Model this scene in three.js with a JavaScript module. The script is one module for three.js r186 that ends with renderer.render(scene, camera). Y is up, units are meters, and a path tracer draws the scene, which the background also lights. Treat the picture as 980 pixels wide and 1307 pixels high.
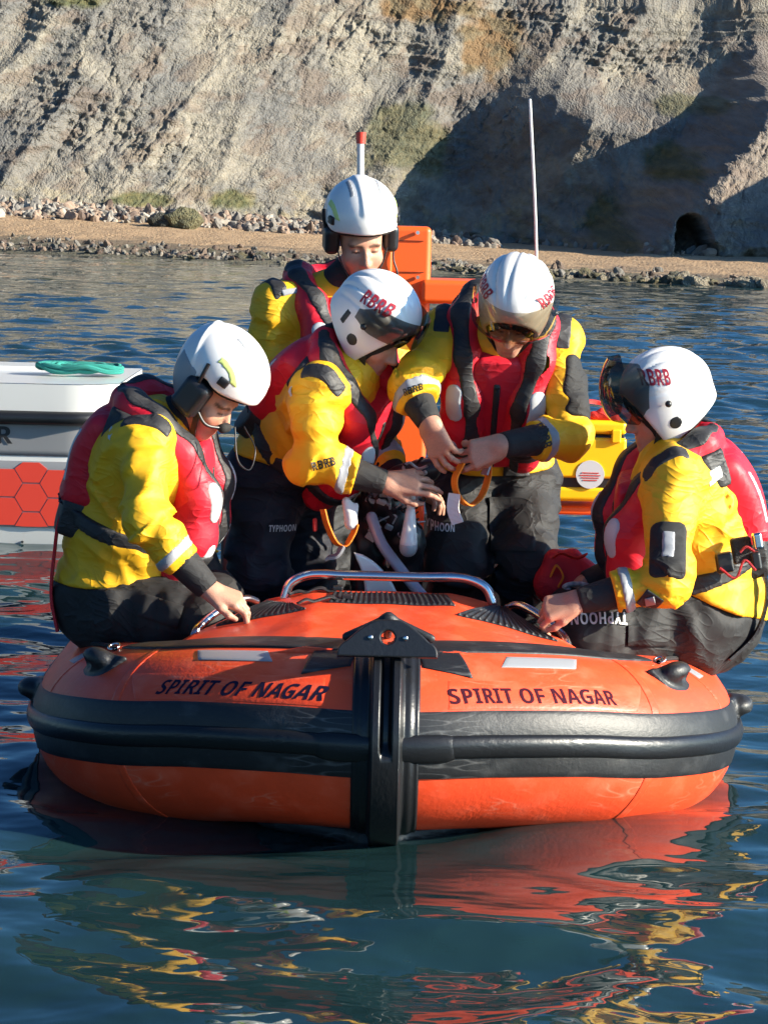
import * as THREE from 'three';
import { Sky } from 'three/addons/objects/Sky.js';
import { ImprovedNoise } from 'three/addons/math/ImprovedNoise.js';
import { FontLoader } from 'three/addons/loaders/FontLoader.js';
import { TessellateModifier } from 'three/addons/modifiers/TessellateModifier.js';
import { RoundedBoxGeometry } from 'three/addons/geometries/RoundedBoxGeometry.js';
import { mergeGeometries, mergeVertices } from 'three/addons/utils/BufferGeometryUtils.js';

// ---------------------------------------------------------------- camera, sky, sun, exposure
const V = (x, y, z) => new THREE.Vector3(x, y, z);
const scene = new THREE.Scene();
const FOCAL = 3000, EYE = 1.64;                       // focal length in photo pixels, eye height above the water
const camera = new THREE.PerspectiveCamera(2 * Math.atan(653.5 / FOCAL) * 180 / Math.PI, 980 / 1307, 0.1, 1500);
camera.position.set(0, EYE, 0);
camera.rotation.order = 'YXZ';
camera.rotation.x = -Math.atan((653.5 - 262) / FOCAL);
camera.rotation.z = 1.4 * Math.PI / 180;
camera.updateMatrixWorld();
const renderer = new THREE.WebGLRenderer({ antialias: true });
renderer.toneMapping = THREE.LinearToneMapping;
renderer.toneMappingExposure = 2.7;
renderer.shadowMap.enabled = true;
renderer.setSize(767, 1024);
const SUN = V(0.90, 0.37, 0.235).normalize();
const sky = new Sky();
sky.name = 'sky'; sky.userData.kind = 'structure';
sky.scale.setScalar(1000);
sky.material.uniforms.sunPosition.value.copy(SUN);
sky.material.uniforms.turbidity.value = 4;
sky.material.uniforms.rayleigh.value = 1.1;
sky.material.uniforms.mieCoefficient.value = 0.004;
if (sky.material.uniforms.cloudCoverage) sky.material.uniforms.cloudCoverage.value = 0.0;
scene.add(sky);
scene.environmentIntensity = 0.165;
const sun = new THREE.DirectionalLight(new THREE.Color(1, 0.88, 0.69), 5.0);
sun.position.copy(SUN).multiplyScalar(120).add(V(0, 0, -40));
sun.target.position.set(0, 0, -40);
sun.castShadow = true;
Object.assign(sun.shadow.camera, { left: -70, right: 70, top: 70, bottom: -70, near: 1, far: 300 });
sun.shadow.mapSize.set(4096, 4096);
scene.add(sun, sun.target);

// ---------------------------------------------------------------- helpers
// a point of the place from where it shows in the photograph and its distance along the ground
function P(px, py, d) {
  const v = V((px - 490) / FOCAL, (653.5 - py) / FOCAL, -1).applyEuler(camera.rotation);
  return v.multiplyScalar(d / -v.z).add(camera.position);
}
let seed = 12345;
const rnd = () => { seed = (seed * 1664525 + 1013904223) >>> 0; return seed / 4294967296; };
const noiseGen = new ImprovedNoise();
const noise = (x, y, z) => noiseGen.noise(x + 100.3, y + 57.1, z + 31.7);
const fbm = (x, y, z, o = 4) => { let s = 0, a = 1; for (let i = 0; i < o; i++) { s += a * noise(x, y, z); x *= 2.03; y *= 2.03; z *= 2.03; a *= 0.5; } return s; };
const clamp = (x, a = 0, b = 1) => Math.min(b, Math.max(a, x));
const sstep = (a, b, x) => { const t = clamp((x - a) / (b - a)); return t * t * (3 - 2 * t); };
const lerp = (a, b, t) => a + (b - a) * t;
const mix = (a, b, t) => a.clone().lerp(b, t);

const taken = {};
function numbered(n) { const k = taken[n] = (taken[n] ?? -1) + 1; return k ? n + '_' + String(k).padStart(3, '0') : n; }
function thing(name, label, category, pos, group) {
  const o = new THREE.Group(); o.name = numbered(name); o.position.copy(pos);
  o.userData = { label, category }; if (group) o.userData.group = group;
  o.userData.base = undefined; delete o.userData.base;
  scene.add(o); return o;
}
const worldOf = o => { const v = V(0, 0, 0); for (let p = o; p; p = p.parent) v.add(p.position); return v; };
// geometry given in world coordinates becomes a part of its parent
function part(parent, name, geo, mat, label) {
  const w = worldOf(parent);
  geo.translate(-w.x, -w.y, -w.z);
  const m = new THREE.Mesh(geo, mat); m.name = name; m.castShadow = m.receiveShadow = true;
  if (label) m.userData.label = label;
  parent.add(m); return m;
}
function solo(name, geo, mat, label, category, group) {
  geo.computeBoundingBox(); const b = geo.boundingBox, c = V((b.min.x + b.max.x) / 2, b.min.y, (b.min.z + b.max.z) / 2);
  geo.translate(-c.x, -c.y, -c.z);
  const m = new THREE.Mesh(geo, mat); m.name = numbered(name); m.position.copy(c); m.castShadow = m.receiveShadow = true;
  m.userData = { label, category }; if (group) m.userData.group = group;
  scene.add(m); return m;
}
function structure(name, geo, mat) {
  const m = new THREE.Mesh(geo, mat); m.name = name; m.userData.kind = 'structure'; m.castShadow = m.receiveShadow = true; scene.add(m); return m;
}

// noise texture for fine relief, tiling
function noiseTexture(size, freq, octaves, stretch = 1, contrast = 1) {
  const data = new Uint8Array(size * size * 4);
  for (let y = 0; y < size; y++) for (let x = 0; x < size; x++) {
    let s = 0, a = 0.5, f = freq;
    for (let o = 0; o < octaves; o++) {
      const u = x / size, v = y / size, w = (p, q) => noise(p * f * stretch + o * 17, q * f + o * 9, o * 3.3);
      const bx = u, by = v;
      const n = lerp(lerp(w(u, v), w(u - 1, v), bx), lerp(w(u, v - 1), w(u - 1, v - 1), bx), by);
      s += a * n; a *= 0.55; f *= 2;
    }
    const g = clamp(0.5 + s * contrast) * 255, i = (y * size + x) * 4;
    data[i] = data[i + 1] = data[i + 2] = g; data[i + 3] = 255;
  }
  const t = new THREE.DataTexture(data, size, size); t.wrapS = t.wrapT = THREE.RepeatWrapping; t.magFilter = THREE.LinearFilter; t.minFilter = THREE.LinearMipmapLinearFilter; t.generateMipmaps = true; t.needsUpdate = true;
  return t;
}
const texFine = noiseTexture(256, 16, 4, 1, 1.2);
const rep = (t, r) => { const c = t.clone(); c.repeat.set(r, r); c.needsUpdate = true; return c; };
// creased cloth: thin ridges and broad dents, tiling
function creaseTexture(size) {
  const data = new Uint8Array(size * size * 4);
  const h = (u, v) => {
    const wu = u + 0.12 * noise(u * 3, v * 3, 5), wv = v + 0.12 * noise(u * 3, v * 3, 25);
    const r1 = 1 - Math.abs(noise(wu * 3.2, wv * 6.5, 1)) * 2.2, r2 = 1 - Math.abs(noise(wu * 8 + wv * 5, wv * 11, 7)) * 2.4, r3 = 1 - Math.abs(noise(wu * 13 - wv * 8, wv * 15, 3)) * 2.4;
    const m = 0.5 + noise(u * 2.2, v * 2.2, 14), p = x => x > 0 ? x * x * x : 0;
    return 0.35 + 0.45 * p(r1) * (0.3 + m) + 0.26 * p(r2) * (0.2 + m) + 0.12 * p(r3) * m + 0.30 * noise(wu * 2, wv * 3.5, 9);
  };
  for (let y = 0; y < size; y++) for (let x = 0; x < size; x++) {
    const u = x / size, v = y / size, bx = sstep(0.7, 1, u), by = sstep(0.7, 1, v);
    const s = lerp(lerp(h(u, v), h(u - 1, v), bx), lerp(h(u, v - 1), h(u - 1, v - 1), bx), by), g = clamp(s) * 255, i = (y * size + x) * 4;
    data[i] = data[i + 1] = data[i + 2] = g; data[i + 3] = 255;
  }
  const t = new THREE.DataTexture(data, size, size); t.wrapS = t.wrapT = THREE.RepeatWrapping; t.magFilter = THREE.LinearFilter; t.minFilter = THREE.LinearMipmapLinearFilter; t.generateMipmaps = true; t.needsUpdate = true; return t;
}
const creases = rep(creaseTexture(512), 1 / 0.42), creasesSmall = rep(creases, 1 / 0.24);
// worn rubberised cloth: faint mottling, pale scuffs and salt specks over the dye
function wornTexture(size, base, scuff, amount) {
  const data = new Uint8Array(size * size * 4), enc = c => Math.round(255 * (c <= 0.0031308 ? 12.92 * c : 1.055 * Math.pow(c, 1 / 2.4) - 0.055));
  for (let y = 0; y < size; y++) for (let x = 0; x < size; x++) {
    const u = x / size * 2, v = y / size * 2, n = fbm(u * 5, v * 5, 2, 4), sc = Math.pow(Math.max(0, 1 - Math.abs(noise(u * 7 + v * 3, v * 22, 6)) * 6), 2) * sstep(0.05, 0.5, noise(u * 3, v * 3, 11)), sp = noise(u * 90, v * 90, 3) > 0.62 ? 0.5 : 0;
    const k = clamp((sc * 0.7 + sp * 0.5 + 0.35 * Math.max(0, n - 0.15)) * amount), i = (y * size + x) * 4, m = 1 + 0.10 * n;
    for (let c = 0; c < 3; c++) data[i + c] = enc(clamp(lerp(base[c] * m, scuff[c], k)));
    data[i + 3] = 255;
  }
  const t = new THREE.DataTexture(data, size, size); t.colorSpace = THREE.SRGBColorSpace; t.wrapS = t.wrapT = THREE.MirroredRepeatWrapping; t.magFilter = THREE.LinearFilter; t.minFilter = THREE.LinearMipmapLinearFilter; t.generateMipmaps = true; t.needsUpdate = true; return t;
}
const fabricBump = rep(texFine, 9), rubberBump = rep(texFine, 5);
const C3 = (r, g, b) => new THREE.Color().setRGB(r, g, b);
function cloth(r, g, b, o = {}) { return new THREE.MeshPhysicalMaterial({ color: C3(r, g, b), roughness: 0.72, bumpMap: creasesSmall, bumpScale: 0.004, ...o }); }
const M = {
  yellow: cloth(0.78, 0.41, 0.006, { roughness: 0.62, bumpMap: creases, bumpScale: 0.0065 }),
  black: cloth(0.011, 0.011, 0.012, { roughness: 0.75, bumpMap: creases, bumpScale: 0.009 }),
  navy: cloth(0.007, 0.009, 0.018, { roughness: 0.75, bumpMap: creases, bumpScale: 0.009 }),
  neoprene: cloth(0.014, 0.014, 0.015, { roughness: 0.8 }),
  red: cloth(0.62, 0.008, 0.025, { roughness: 0.55, bumpMap: creases, bumpScale: 0.006 }),
  webbing: cloth(0.018, 0.018, 0.02, { roughness: 0.6 }),
  redWeb: cloth(0.5, 0.01, 0.02),
  silver: new THREE.MeshPhysicalMaterial({ color: C3(0.29, 0.30, 0.32), roughness: 0.45, metalness: 0.1 }),
  whitePatch: new THREE.MeshPhysicalMaterial({ color: C3(0.50, 0.52, 0.54), roughness: 0.4 }),
  fluoYellow: new THREE.MeshPhysicalMaterial({ color: C3(0.62, 0.72, 0.22), roughness: 0.45 }),
  helmet: new THREE.MeshPhysicalMaterial({ color: C3(0.78, 0.77, 0.75), roughness: 0.32, clearcoat: 0.5, clearcoatRoughness: 0.15 }),
  padding: new THREE.MeshPhysicalMaterial({ color: C3(0.01, 0.01, 0.01), roughness: 0.85 }),
  blackPlastic: new THREE.MeshPhysicalMaterial({ color: C3(0.014, 0.014, 0.016), roughness: 0.4 }),
  maroon: new THREE.MeshPhysicalMaterial({ color: C3(0.33, 0.012, 0.03), roughness: 0.5 }),
  visor: new THREE.MeshPhysicalMaterial({ color: C3(0.20, 0.20, 0.19), roughness: 0.04, transmission: 1, thickness: 0, ior: 1.5 }),
  visorClear: new THREE.MeshPhysicalMaterial({ color: C3(0.55, 0.50, 0.42), roughness: 0.04, transmission: 1, thickness: 0, ior: 1.5 }),
  skin: new THREE.MeshPhysicalMaterial({ color: 0xffffff, vertexColors: true, roughness: 0.55, bumpMap: rep(texFine, 25), bumpScale: 0.0006 }),
  eyeWhite: new THREE.MeshPhysicalMaterial({ color: C3(0.6, 0.57, 0.54), roughness: 0.2 }),
  hair: new THREE.MeshPhysicalMaterial({ color: C3(0.03, 0.02, 0.014), roughness: 0.8 }),
  orange: new THREE.MeshPhysicalMaterial({ map: rep(wornTexture(512, [0.80, 0.068, 0.018], [0.80, 0.25, 0.15], 0.8), 1.1), roughness: 0.42, bumpMap: rubberBump, bumpScale: 0.0006 }),
  orangePlastic: new THREE.MeshPhysicalMaterial({ color: C3(0.85, 0.11, 0.012), roughness: 0.45 }),
  rubber: new THREE.MeshPhysicalMaterial({ map: rep(wornTexture(512, [0.009, 0.010, 0.012], [0.14, 0.14, 0.14], 0.7), 1.1), roughness: 0.5, bumpMap: rubberBump, bumpScale: 0.0007 }),
  rubberGlossy: new THREE.MeshPhysicalMaterial({ color: C3(0.009, 0.0095, 0.011), roughness: 0.36, bumpMap: rubberBump, bumpScale: 0.0006 }),
  ink: new THREE.MeshPhysicalMaterial({ color: C3(0.04, 0.003, 0.012), roughness: 0.8, specularIntensity: 0.3 }),
  inkBlue: new THREE.MeshPhysicalMaterial({ color: C3(0.010, 0.007, 0.028), roughness: 0.8, specularIntensity: 0.3 }),
  inkBlack: new THREE.MeshPhysicalMaterial({ color: C3(0.012, 0.012, 0.014), roughness: 0.5 }),
  steel: new THREE.MeshPhysicalMaterial({ color: C3(0.62, 0.62, 0.63), roughness: 0.22, metalness: 1 }),
  rope: cloth(0.02, 0.02, 0.022, { roughness: 0.9 }),
  ropeWhite: cloth(0.65, 0.65, 0.63, { roughness: 0.9 }),
  whiteGel: new THREE.MeshPhysicalMaterial({ color: C3(0.62, 0.62, 0.60), roughness: 0.3, clearcoat: 0.4, clearcoatRoughness: 0.2 }),
  greyGel: new THREE.MeshPhysicalMaterial({ color: C3(0.19, 0.195, 0.205), roughness: 0.35 }),
  redGel: new THREE.MeshPhysicalMaterial({ color: C3(0.60, 0.05, 0.03), roughness: 0.35 }),
  yellowPlastic: new THREE.MeshPhysicalMaterial({ color: C3(0.85, 0.50, 0.005), roughness: 0.38 }),
  orangeWeb: cloth(0.85, 0.23, 0.01),
  clearHose: new THREE.MeshPhysicalMaterial({ color: C3(0.30, 0.31, 0.38), roughness: 0.15, clearcoat: 0.6 }),
  teal: cloth(0.025, 0.27, 0.22, { roughness: 0.9 }),
};
const font = await new FontLoader().loadAsync('fonts/droid/droid_sans_bold.typeface.json');
// flat lettering in its own plane, cut fine so that it can be laid on a curved surface by map(x, y) -> point; text box starts at 0,0
function lettering(text, width, height, map, { slant = 0, fine = 0.012, fontData = font } = {}) {
  let g = new THREE.ShapeGeometry(fontData.generateShapes(text, 1), 5);
  g.computeBoundingBox(); const b = g.boundingBox;
  g = g.toNonIndexed(); g.deleteAttribute('normal');
  const p = g.attributes.position;
  for (let i = 0; i < p.count; i++) p.setXY(i, (p.getX(i) - b.min.x) / (b.max.x - b.min.x) * width, (p.getY(i) - b.min.y) / (b.max.y - b.min.y) * height);
  g = new TessellateModifier(fine, 6).modify(g);
  const q = g.attributes.position;
  for (let i = 0; i < q.count; i++) { const x = q.getX(i), y = q.getY(i), w = map(x + slant * y, y); q.setXYZ(i, w.x, w.y, w.z); }
  g.deleteAttribute('uv'); g = mergeVertices(g, 1e-5); g.computeVertexNormals();
  return g;
}

// ---------------------------------------------------------------- solids from distance fields
const smin = (a, b, k) => { const h = Math.max(k - Math.abs(a - b), 0) / k; return Math.min(a, b) - h * h * k * 0.25; };
const smax = (a, b, k) => -smin(-a, -b, k);
function seg(a, b, r1, r2 = r1) {
  const ax = a.x, ay = a.y, az = a.z, bx = b.x - ax, by = b.y - ay, bz = b.z - az, l2 = bx * bx + by * by + bz * bz || 1e-9;
  return (x, y, z) => {
    const px = x - ax, py = y - ay, pz = z - az; let t = (px * bx + py * by + pz * bz) / l2; t = t < 0 ? 0 : t > 1 ? 1 : t;
    const dx = px - bx * t, dy = py - by * t, dz = pz - bz * t; return Math.sqrt(dx * dx + dy * dy + dz * dz) - (r1 + (r2 - r1) * t);
  };
}
function chain(pts, rs, k = 0.02) {
  const fs = []; for (let i = 0; i + 1 < pts.length; i++) fs.push(seg(pts[i], pts[i + 1], rs[i] ?? rs, rs[i + 1] ?? rs));
  return uni(fs, k);
}
function uni(fs, k = 0.03) { return (x, y, z) => { let d = fs[0](x, y, z); for (let i = 1; i < fs.length; i++) d = smin(d, fs[i](x, y, z), k); return d; }; }
// frame: { o, X, Y, Z } with unit axes
function frame(o, fwd, up, k = 1) {
  const Z = fwd.clone().normalize(), X = up.clone().cross(Z).normalize(), Y = Z.clone().cross(X).normalize();
  const F = { o, X, Y, Z };
  F.at = (a, b, c) => o.clone().addScaledVector(X, a * k).addScaledVector(Y, b * k).addScaledVector(Z, c * k);
  F.dir = (a, b, c) => V(0, 0, 0).addScaledVector(X, a).addScaledVector(Y, b).addScaledVector(Z, c);
  F.wrap = f => (x, y, z) => { const px = x - o.x, py = y - o.y, pz = z - o.z; return k * f((px * X.x + py * X.y + pz * X.z) / k, (px * Y.x + py * Y.y + pz * Y.z) / k, (px * Z.x + py * Z.y + pz * Z.z) / k); };
  return F;
}
const ell = (cx, cy, cz, rx, ry, rz) => (x, y, z) => {
  const px = x - cx, py = y - cy, pz = z - cz;
  const k0 = Math.hypot(px / rx, py / ry, pz / rz), k1 = Math.hypot(px / rx / rx, py / ry / ry, pz / rz / rz);
  return k1 < 1e-6 ? -Math.min(rx, ry, rz) : k0 * (k0 - 1) / k1;
};
// rounded box in local axes
const rbox = (cx, cy, cz, hx, hy, hz, r = 0.01) => (x, y, z) => {
  const qx = Math.abs(x - cx) - hx + r, qy = Math.abs(y - cy) - hy + r, qz = Math.abs(z - cz) - hz + r;
  return Math.hypot(Math.max(qx, 0), Math.max(qy, 0), Math.max(qz, 0)) + Math.min(Math.max(qx, qy, qz), 0) - r;
};
// naive surface nets over the box lo..hi
let netsTime = 0, netsEvals = 0;
function nets(f, lo, hi, cell) {
  const nx = Math.ceil((hi.x - lo.x) / cell) + 2, ny = Math.ceil((hi.y - lo.y) / cell) + 2, nz = Math.ceil((hi.z - lo.z) / cell) + 2;
  const g = new Float32Array(nx * ny * nz), B = 5, id = (i, j, k) => (k * ny + j) * nx + i;
  for (let k0 = 0; k0 < nz; k0 += B) for (let j0 = 0; j0 < ny; j0 += B) for (let i0 = 0; i0 < nx; i0 += B) {
    const i1 = Math.min(i0 + B, nx), j1 = Math.min(j0 + B, ny), k1 = Math.min(k0 + B, nz);
    const c = f(lo.x + (i0 + B / 2) * cell, lo.y + (j0 + B / 2) * cell, lo.z + (k0 + B / 2) * cell);
    const skip = Math.abs(c) > B * cell * 0.87 * 1.5 + 0.012;
    for (let k = k0; k < k1; k++) for (let j = j0; j < j1; j++) for (let i = i0; i < i1; i++)
      g[id(i, j, k)] = skip ? c : f(lo.x + i * cell, lo.y + j * cell, lo.z + k * cell);
  }
  const vid = new Int32Array(nx * ny * nz).fill(-1), pos = [], idx = [];
  const O = []; for (let c = 0; c < 8; c++) O.push([c & 1, (c >> 1) & 1, (c >> 2) & 1]);
  const E = []; for (let a = 0; a < 8; a++) for (let b = a + 1; b < 8; b++) { const n = a ^ b; if (n === 1 || n === 2 || n === 4) E.push([a, b]); }
  for (let k = 0; k < nz - 1; k++) for (let j = 0; j < ny - 1; j++) for (let i = 0; i < nx - 1; i++) {
    let m = 0; const v = [];
    for (let c = 0; c < 8; c++) { const w = g[id(i + O[c][0], j + O[c][1], k + O[c][2])]; v.push(w); if (w < 0) m |= 1 << c; }
    if (m === 0 || m === 255) continue;
    let sx = 0, sy = 0, sz = 0, n = 0;
    for (const [a, b] of E) if ((v[a] < 0) !== (v[b] < 0)) { const t = v[a] / (v[a] - v[b]); sx += O[a][0] + t * (O[b][0] - O[a][0]); sy += O[a][1] + t * (O[b][1] - O[a][1]); sz += O[a][2] + t * (O[b][2] - O[a][2]); n++; }
    vid[id(i, j, k)] = pos.length / 3;
    pos.push(lo.x + (i + sx / n) * cell, lo.y + (j + sy / n) * cell, lo.z + (k + sz / n) * cell);
  }
  const quad = (a, b, c, d, flip) => { if (a < 0 || b < 0 || c < 0 || d < 0) return; flip ? idx.push(a, c, b, a, d, c) : idx.push(a, b, c, a, c, d); };
  for (let k = 1; k < nz - 1; k++) for (let j = 1; j < ny - 1; j++) for (let i = 1; i < nx - 1; i++) {
    const s = g[id(i, j, k)] < 0;
    if (s !== g[id(i + 1, j, k)] < 0) quad(vid[id(i, j - 1, k - 1)], vid[id(i, j, k - 1)], vid[id(i, j, k)], vid[id(i, j - 1, k)], !s);
    if (s !== g[id(i, j + 1, k)] < 0) quad(vid[id(i - 1, j, k - 1)], vid[id(i - 1, j, k)], vid[id(i, j, k)], vid[id(i, j, k - 1)], !s);
    if (s !== g[id(i, j, k + 1)] < 0) quad(vid[id(i - 1, j - 1, k)], vid[id(i, j - 1, k)], vid[id(i, j, k)], vid[id(i - 1, j, k)], !s);
  }
  const geo = new THREE.BufferGeometry();
  geo.setAttribute('position', new THREE.Float32BufferAttribute(pos, 3)); geo.setIndex(idx); geo.computeVertexNormals();
  return geo;
}
function around(pts, m) { const b = new THREE.Box3(); for (const p of pts) b.expandByPoint(p); b.expandByScalar(m); return b; }
// texture coordinates in metres, each face by its main direction
function boxUV(geo) {
  const g = geo.index ? geo.toNonIndexed() : geo, p = g.attributes.position, uv = new Float32Array(p.count * 2), a = V(0, 0, 0), b = V(0, 0, 0), c = V(0, 0, 0), n = V(0, 0, 0);
  for (let i = 0; i < p.count; i += 3) {
    a.fromBufferAttribute(p, i); b.fromBufferAttribute(p, i + 1); c.fromBufferAttribute(p, i + 2);
    n.copy(b).sub(a).cross(c.clone().sub(a)); const X = Math.abs(n.x), Y = Math.abs(n.y), Z = Math.abs(n.z);
    for (let k = 0; k < 3; k++) { const q = [a, b, c][k], j = (i + k) * 2; if (X > Y && X > Z) { uv[j] = q.z; uv[j + 1] = q.y; } else if (Y > Z) { uv[j] = q.x; uv[j + 1] = q.z; } else { uv[j] = q.x; uv[j + 1] = q.y; } }
  }
  g.setAttribute('uv', new THREE.BufferAttribute(uv, 2)); return g;
}
const solid = (f, box, cell) => boxUV(nets(f, box.min, box.max, cell));
const tube = (pts, r, n = 24, rad = 8, closed = false) => new THREE.TubeGeometry(new THREE.CatmullRomCurve3(pts, closed, 'centripetal'), n, r, rad, closed);
// a tube with flat round ends
function cappedTube(pts, r, n = 24, rad = 10) {
  const c = new THREE.CatmullRomCurve3(pts, false, 'centripetal'), s = [tube(pts, r, n, rad)];
  for (const e of [0, 1]) { const g = new THREE.SphereGeometry(r, rad, 6); const q = c.getPoint(e); g.translate(q.x, q.y, q.z); s.push(g); }
  return mergeGeometries(s);
}
// flat strap following points, width along side vectors
function strap(pts, side, width, thick, n = 40) {
  const c = new THREE.CatmullRomCurve3(pts, false, 'centripetal'), pos = [], idx = [];
  const S = side.clone().normalize();
  for (let i = 0; i <= n; i++) {
    const q = c.getPoint(i / n), t = c.getTangent(i / n), s = S.clone().addScaledVector(t, -S.dot(t)).normalize(), m = t.clone().cross(s);
    for (const [u, v] of [[-1, -1], [1, -1], [1, 1], [-1, 1]]) { const w = q.clone().addScaledVector(s, u * width / 2).addScaledVector(m, v * thick / 2); pos.push(w.x, w.y, w.z); }
    if (i) for (let k = 0; k < 4; k++) { const a = (i - 1) * 4 + k, b = (i - 1) * 4 + (k + 1) % 4, e = i * 4 + k, f = i * 4 + (k + 1) % 4; idx.push(a, b, f, a, f, e); }
  }
  const L = n * 4; idx.push(0, 2, 1, 0, 3, 2, L, L + 1, L + 2, L, L + 2, L + 3);
  const g = new THREE.BufferGeometry(); g.setAttribute('position', new THREE.Float32BufferAttribute(pos, 3)); g.setIndex(idx);
  const h = boxUV(g); h.computeVertexNormals(); return h;
}
function gridGeo(nu, nv, f, closeU = false) {
  const pos = [], uv = [], idx = [];
  for (let j = 0; j <= nv; j++) for (let i = 0; i <= nu; i++) { const p = f(i / nu, j / nv); pos.push(p.x, p.y, p.z); uv.push(p.u ?? i / nu, p.v ?? j / nv); }
  for (let j = 0; j < nv; j++) for (let i = 0; i < nu; i++) { const a = j * (nu + 1) + i, b = a + 1, c = a + nu + 1, d = c + 1; idx.push(a, b, d, a, d, c); }
  const g = new THREE.BufferGeometry(); g.setAttribute('position', new THREE.Float32BufferAttribute(pos, 3)); g.setAttribute('uv', new THREE.Float32BufferAttribute(uv, 2)); g.setIndex(idx); g.computeVertexNormals(); return g;
}
// ---------------------------------------------------------------- the sea
const WAVES = [];
for (let i = 0; i < 34; i++) {
  const L = 0.11 * Math.pow(20, i / 33), a = (rnd() - 0.5) * 1.5 + (rnd() < 0.25 ? 1.0 : 0), k = 2 * Math.PI / L;
  const slope = L < 0.2 ? 0.007 : L < 0.3 ? 0.028 : L < 0.9 ? 0.047 : 0.024;
  WAVES.push([Math.sin(a) * k, Math.cos(a) * k, rnd() * 6.283, slope / k, L]);
}
function waveHeight(x, z, spacing) {
  const s0 = z + 20.8, wx = x + 0.22 * noise(x * 0.9, 3.1, s0 * 0.9), wz = s0 + 0.22 * noise(x * 0.9, 9.1, s0 * 0.9);
  const ripple = 1 + 1.35 * sstep(7.2, 14, -z + 1.2 * noise(x * 0.4, 2, z * 0.4));
  let y = 0;
  for (const [kx, kz, p, A, L] of WAVES) { const f = clamp(L / spacing / 2 - 0.8); if (f > 0) { const s = Math.sin(kx * wx + kz * wz + p); y += f * A * (s + 0.25 * s * s) * (L < 0.45 ? ripple : L < 1 ? 1 + 0.3 * (ripple - 1) : 1); } }
  const gust = 0.75 + 0.5 * noise(x * 0.35, 1.7, z * 0.35);
  return y * gust - 0.024;
}
{
  const rows = [-60, -20, -5, 1, 2.4, 3.2]; while (rows[rows.length - 1] < 12) rows.push(rows[rows.length - 1] * 1.0036); while (rows[rows.length - 1] < 28) rows.push(rows[rows.length - 1] * 1.0036); while (rows[rows.length - 1] < 105) rows.push(rows[rows.length - 1] * 1.0042);
  const cols = []; for (let i = 0; i <= 400; i++) cols.push(lerp(-0.26, 0.26, i / 400));
  for (const o of [0.3, 0.36, 0.5, 0.8, 1.6, 4]) { cols.push(o); cols.unshift(-o); }
  const nu = cols.length - 1, nv = rows.length - 1;
  const geo = gridGeo(nu, nv, (u, v) => {
    const d = rows[Math.round(v * nv)], ci = Math.round(u * nu), w = Math.max(Math.abs(d), 3.2), x = cols[ci] * w;
    const sp = Math.abs(cols[ci]) > 0.27 ? 9 : Math.max(0.0013 * w, d * (d < 12 ? 0.0036 : d < 28 ? 0.0036 : 0.0042));
    return { x, y: waveHeight(x, -d, sp), z: -d, u: x, v: d };
  });
  const idx = geo.index.array; for (let i = 0; i < idx.length; i += 3) { const t = idx[i + 1]; idx[i + 1] = idx[i + 2]; idx[i + 2] = t; }
  if (geo.attributes.normal.getY(5000) < 0) geo.computeVertexNormals();
  geo.computeVertexNormals();
  const bump = rep(noiseTexture(512, 7, 5, 0.6, 1.0), 0.22);
  structure('sea_water', geo, new THREE.MeshPhysicalMaterial({ color: C3(0.009, 0.027, 0.030), roughness: 0.025, ior: 1.5, specularIntensity: 1, bumpMap: bump, bumpScale: 0.03 }));
}
// ---------------------------------------------------------------- beach and cliff
const shoreDistance = x => 60.4 - 15.8 * Math.tanh(x / 16) + 0.5 * noise(x * 0.25, 0.3, 0.2);
const footDistance = x => 84.5 + 4.5 * Math.tanh((x + 5) / 9);
// how far the rock stands out towards the sea, in metres, at place x and height h
function bulge(x, h) {
  const edge = 6.9 + Math.max(h - 0.5, -0.4) * 0.92 + 0.45 * noise(x * 0.1, h * 0.7, 4.4) + 0.25 * noise(7.7, h * 1.9, 1.1);
  let b = 8.6 * sstep(edge - 0.6, edge + 1.6, x) * (1 - 0.25 * sstep(0, 5, h)) * (1 - sstep(5.2, 8.6, h + 0.8 * noise(x * 0.4, 3, 5))) + 6.5 * sstep(2, 9, x) * (1 - sstep(4.6, 7.4, h + 0.7 * noise(x * 0.3, 6, 5)));
  b += 12 * sstep(16.5, 20, x + 0.9 * noise(1.2, h * 0.4, 8)) * sstep(6.7, 5.3, h + 1.2 * noise(x * 0.3, 2, 9));
  return b;
}
const footHeight = x => 0.34 + 0.95 * sstep(8, -14, x);
function groundHeight(x, d) {
  const a = shoreDistance(x), b = footDistance(x) - bulge(x, 0.5), t = (d - a) / Math.max(b - a, 3);
  return (t < 0 ? t * 1.4 : footHeight(x) * Math.pow(Math.min(t, 1.25), 0.8)) + 0.05 * fbm(x * 0.8, 5, d * 0.8, 3) * sstep(-0.1, 0.15, t);
}
const colored = (geo, f) => { const p = geo.attributes.position, c = new Float32Array(p.count * 3); for (let i = 0; i < p.count; i++) { const k = f(p.getX(i), p.getY(i), p.getZ(i), i); c[i * 3] = k[0]; c[i * 3 + 1] = k[1]; c[i * 3 + 2] = k[2]; } geo.setAttribute('color', new THREE.BufferAttribute(c, 3)); return geo; };
const mix3 = (a, b, t) => [lerp(a[0], b[0], t), lerp(a[1], b[1], t), lerp(a[2], b[2], t)];
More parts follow.
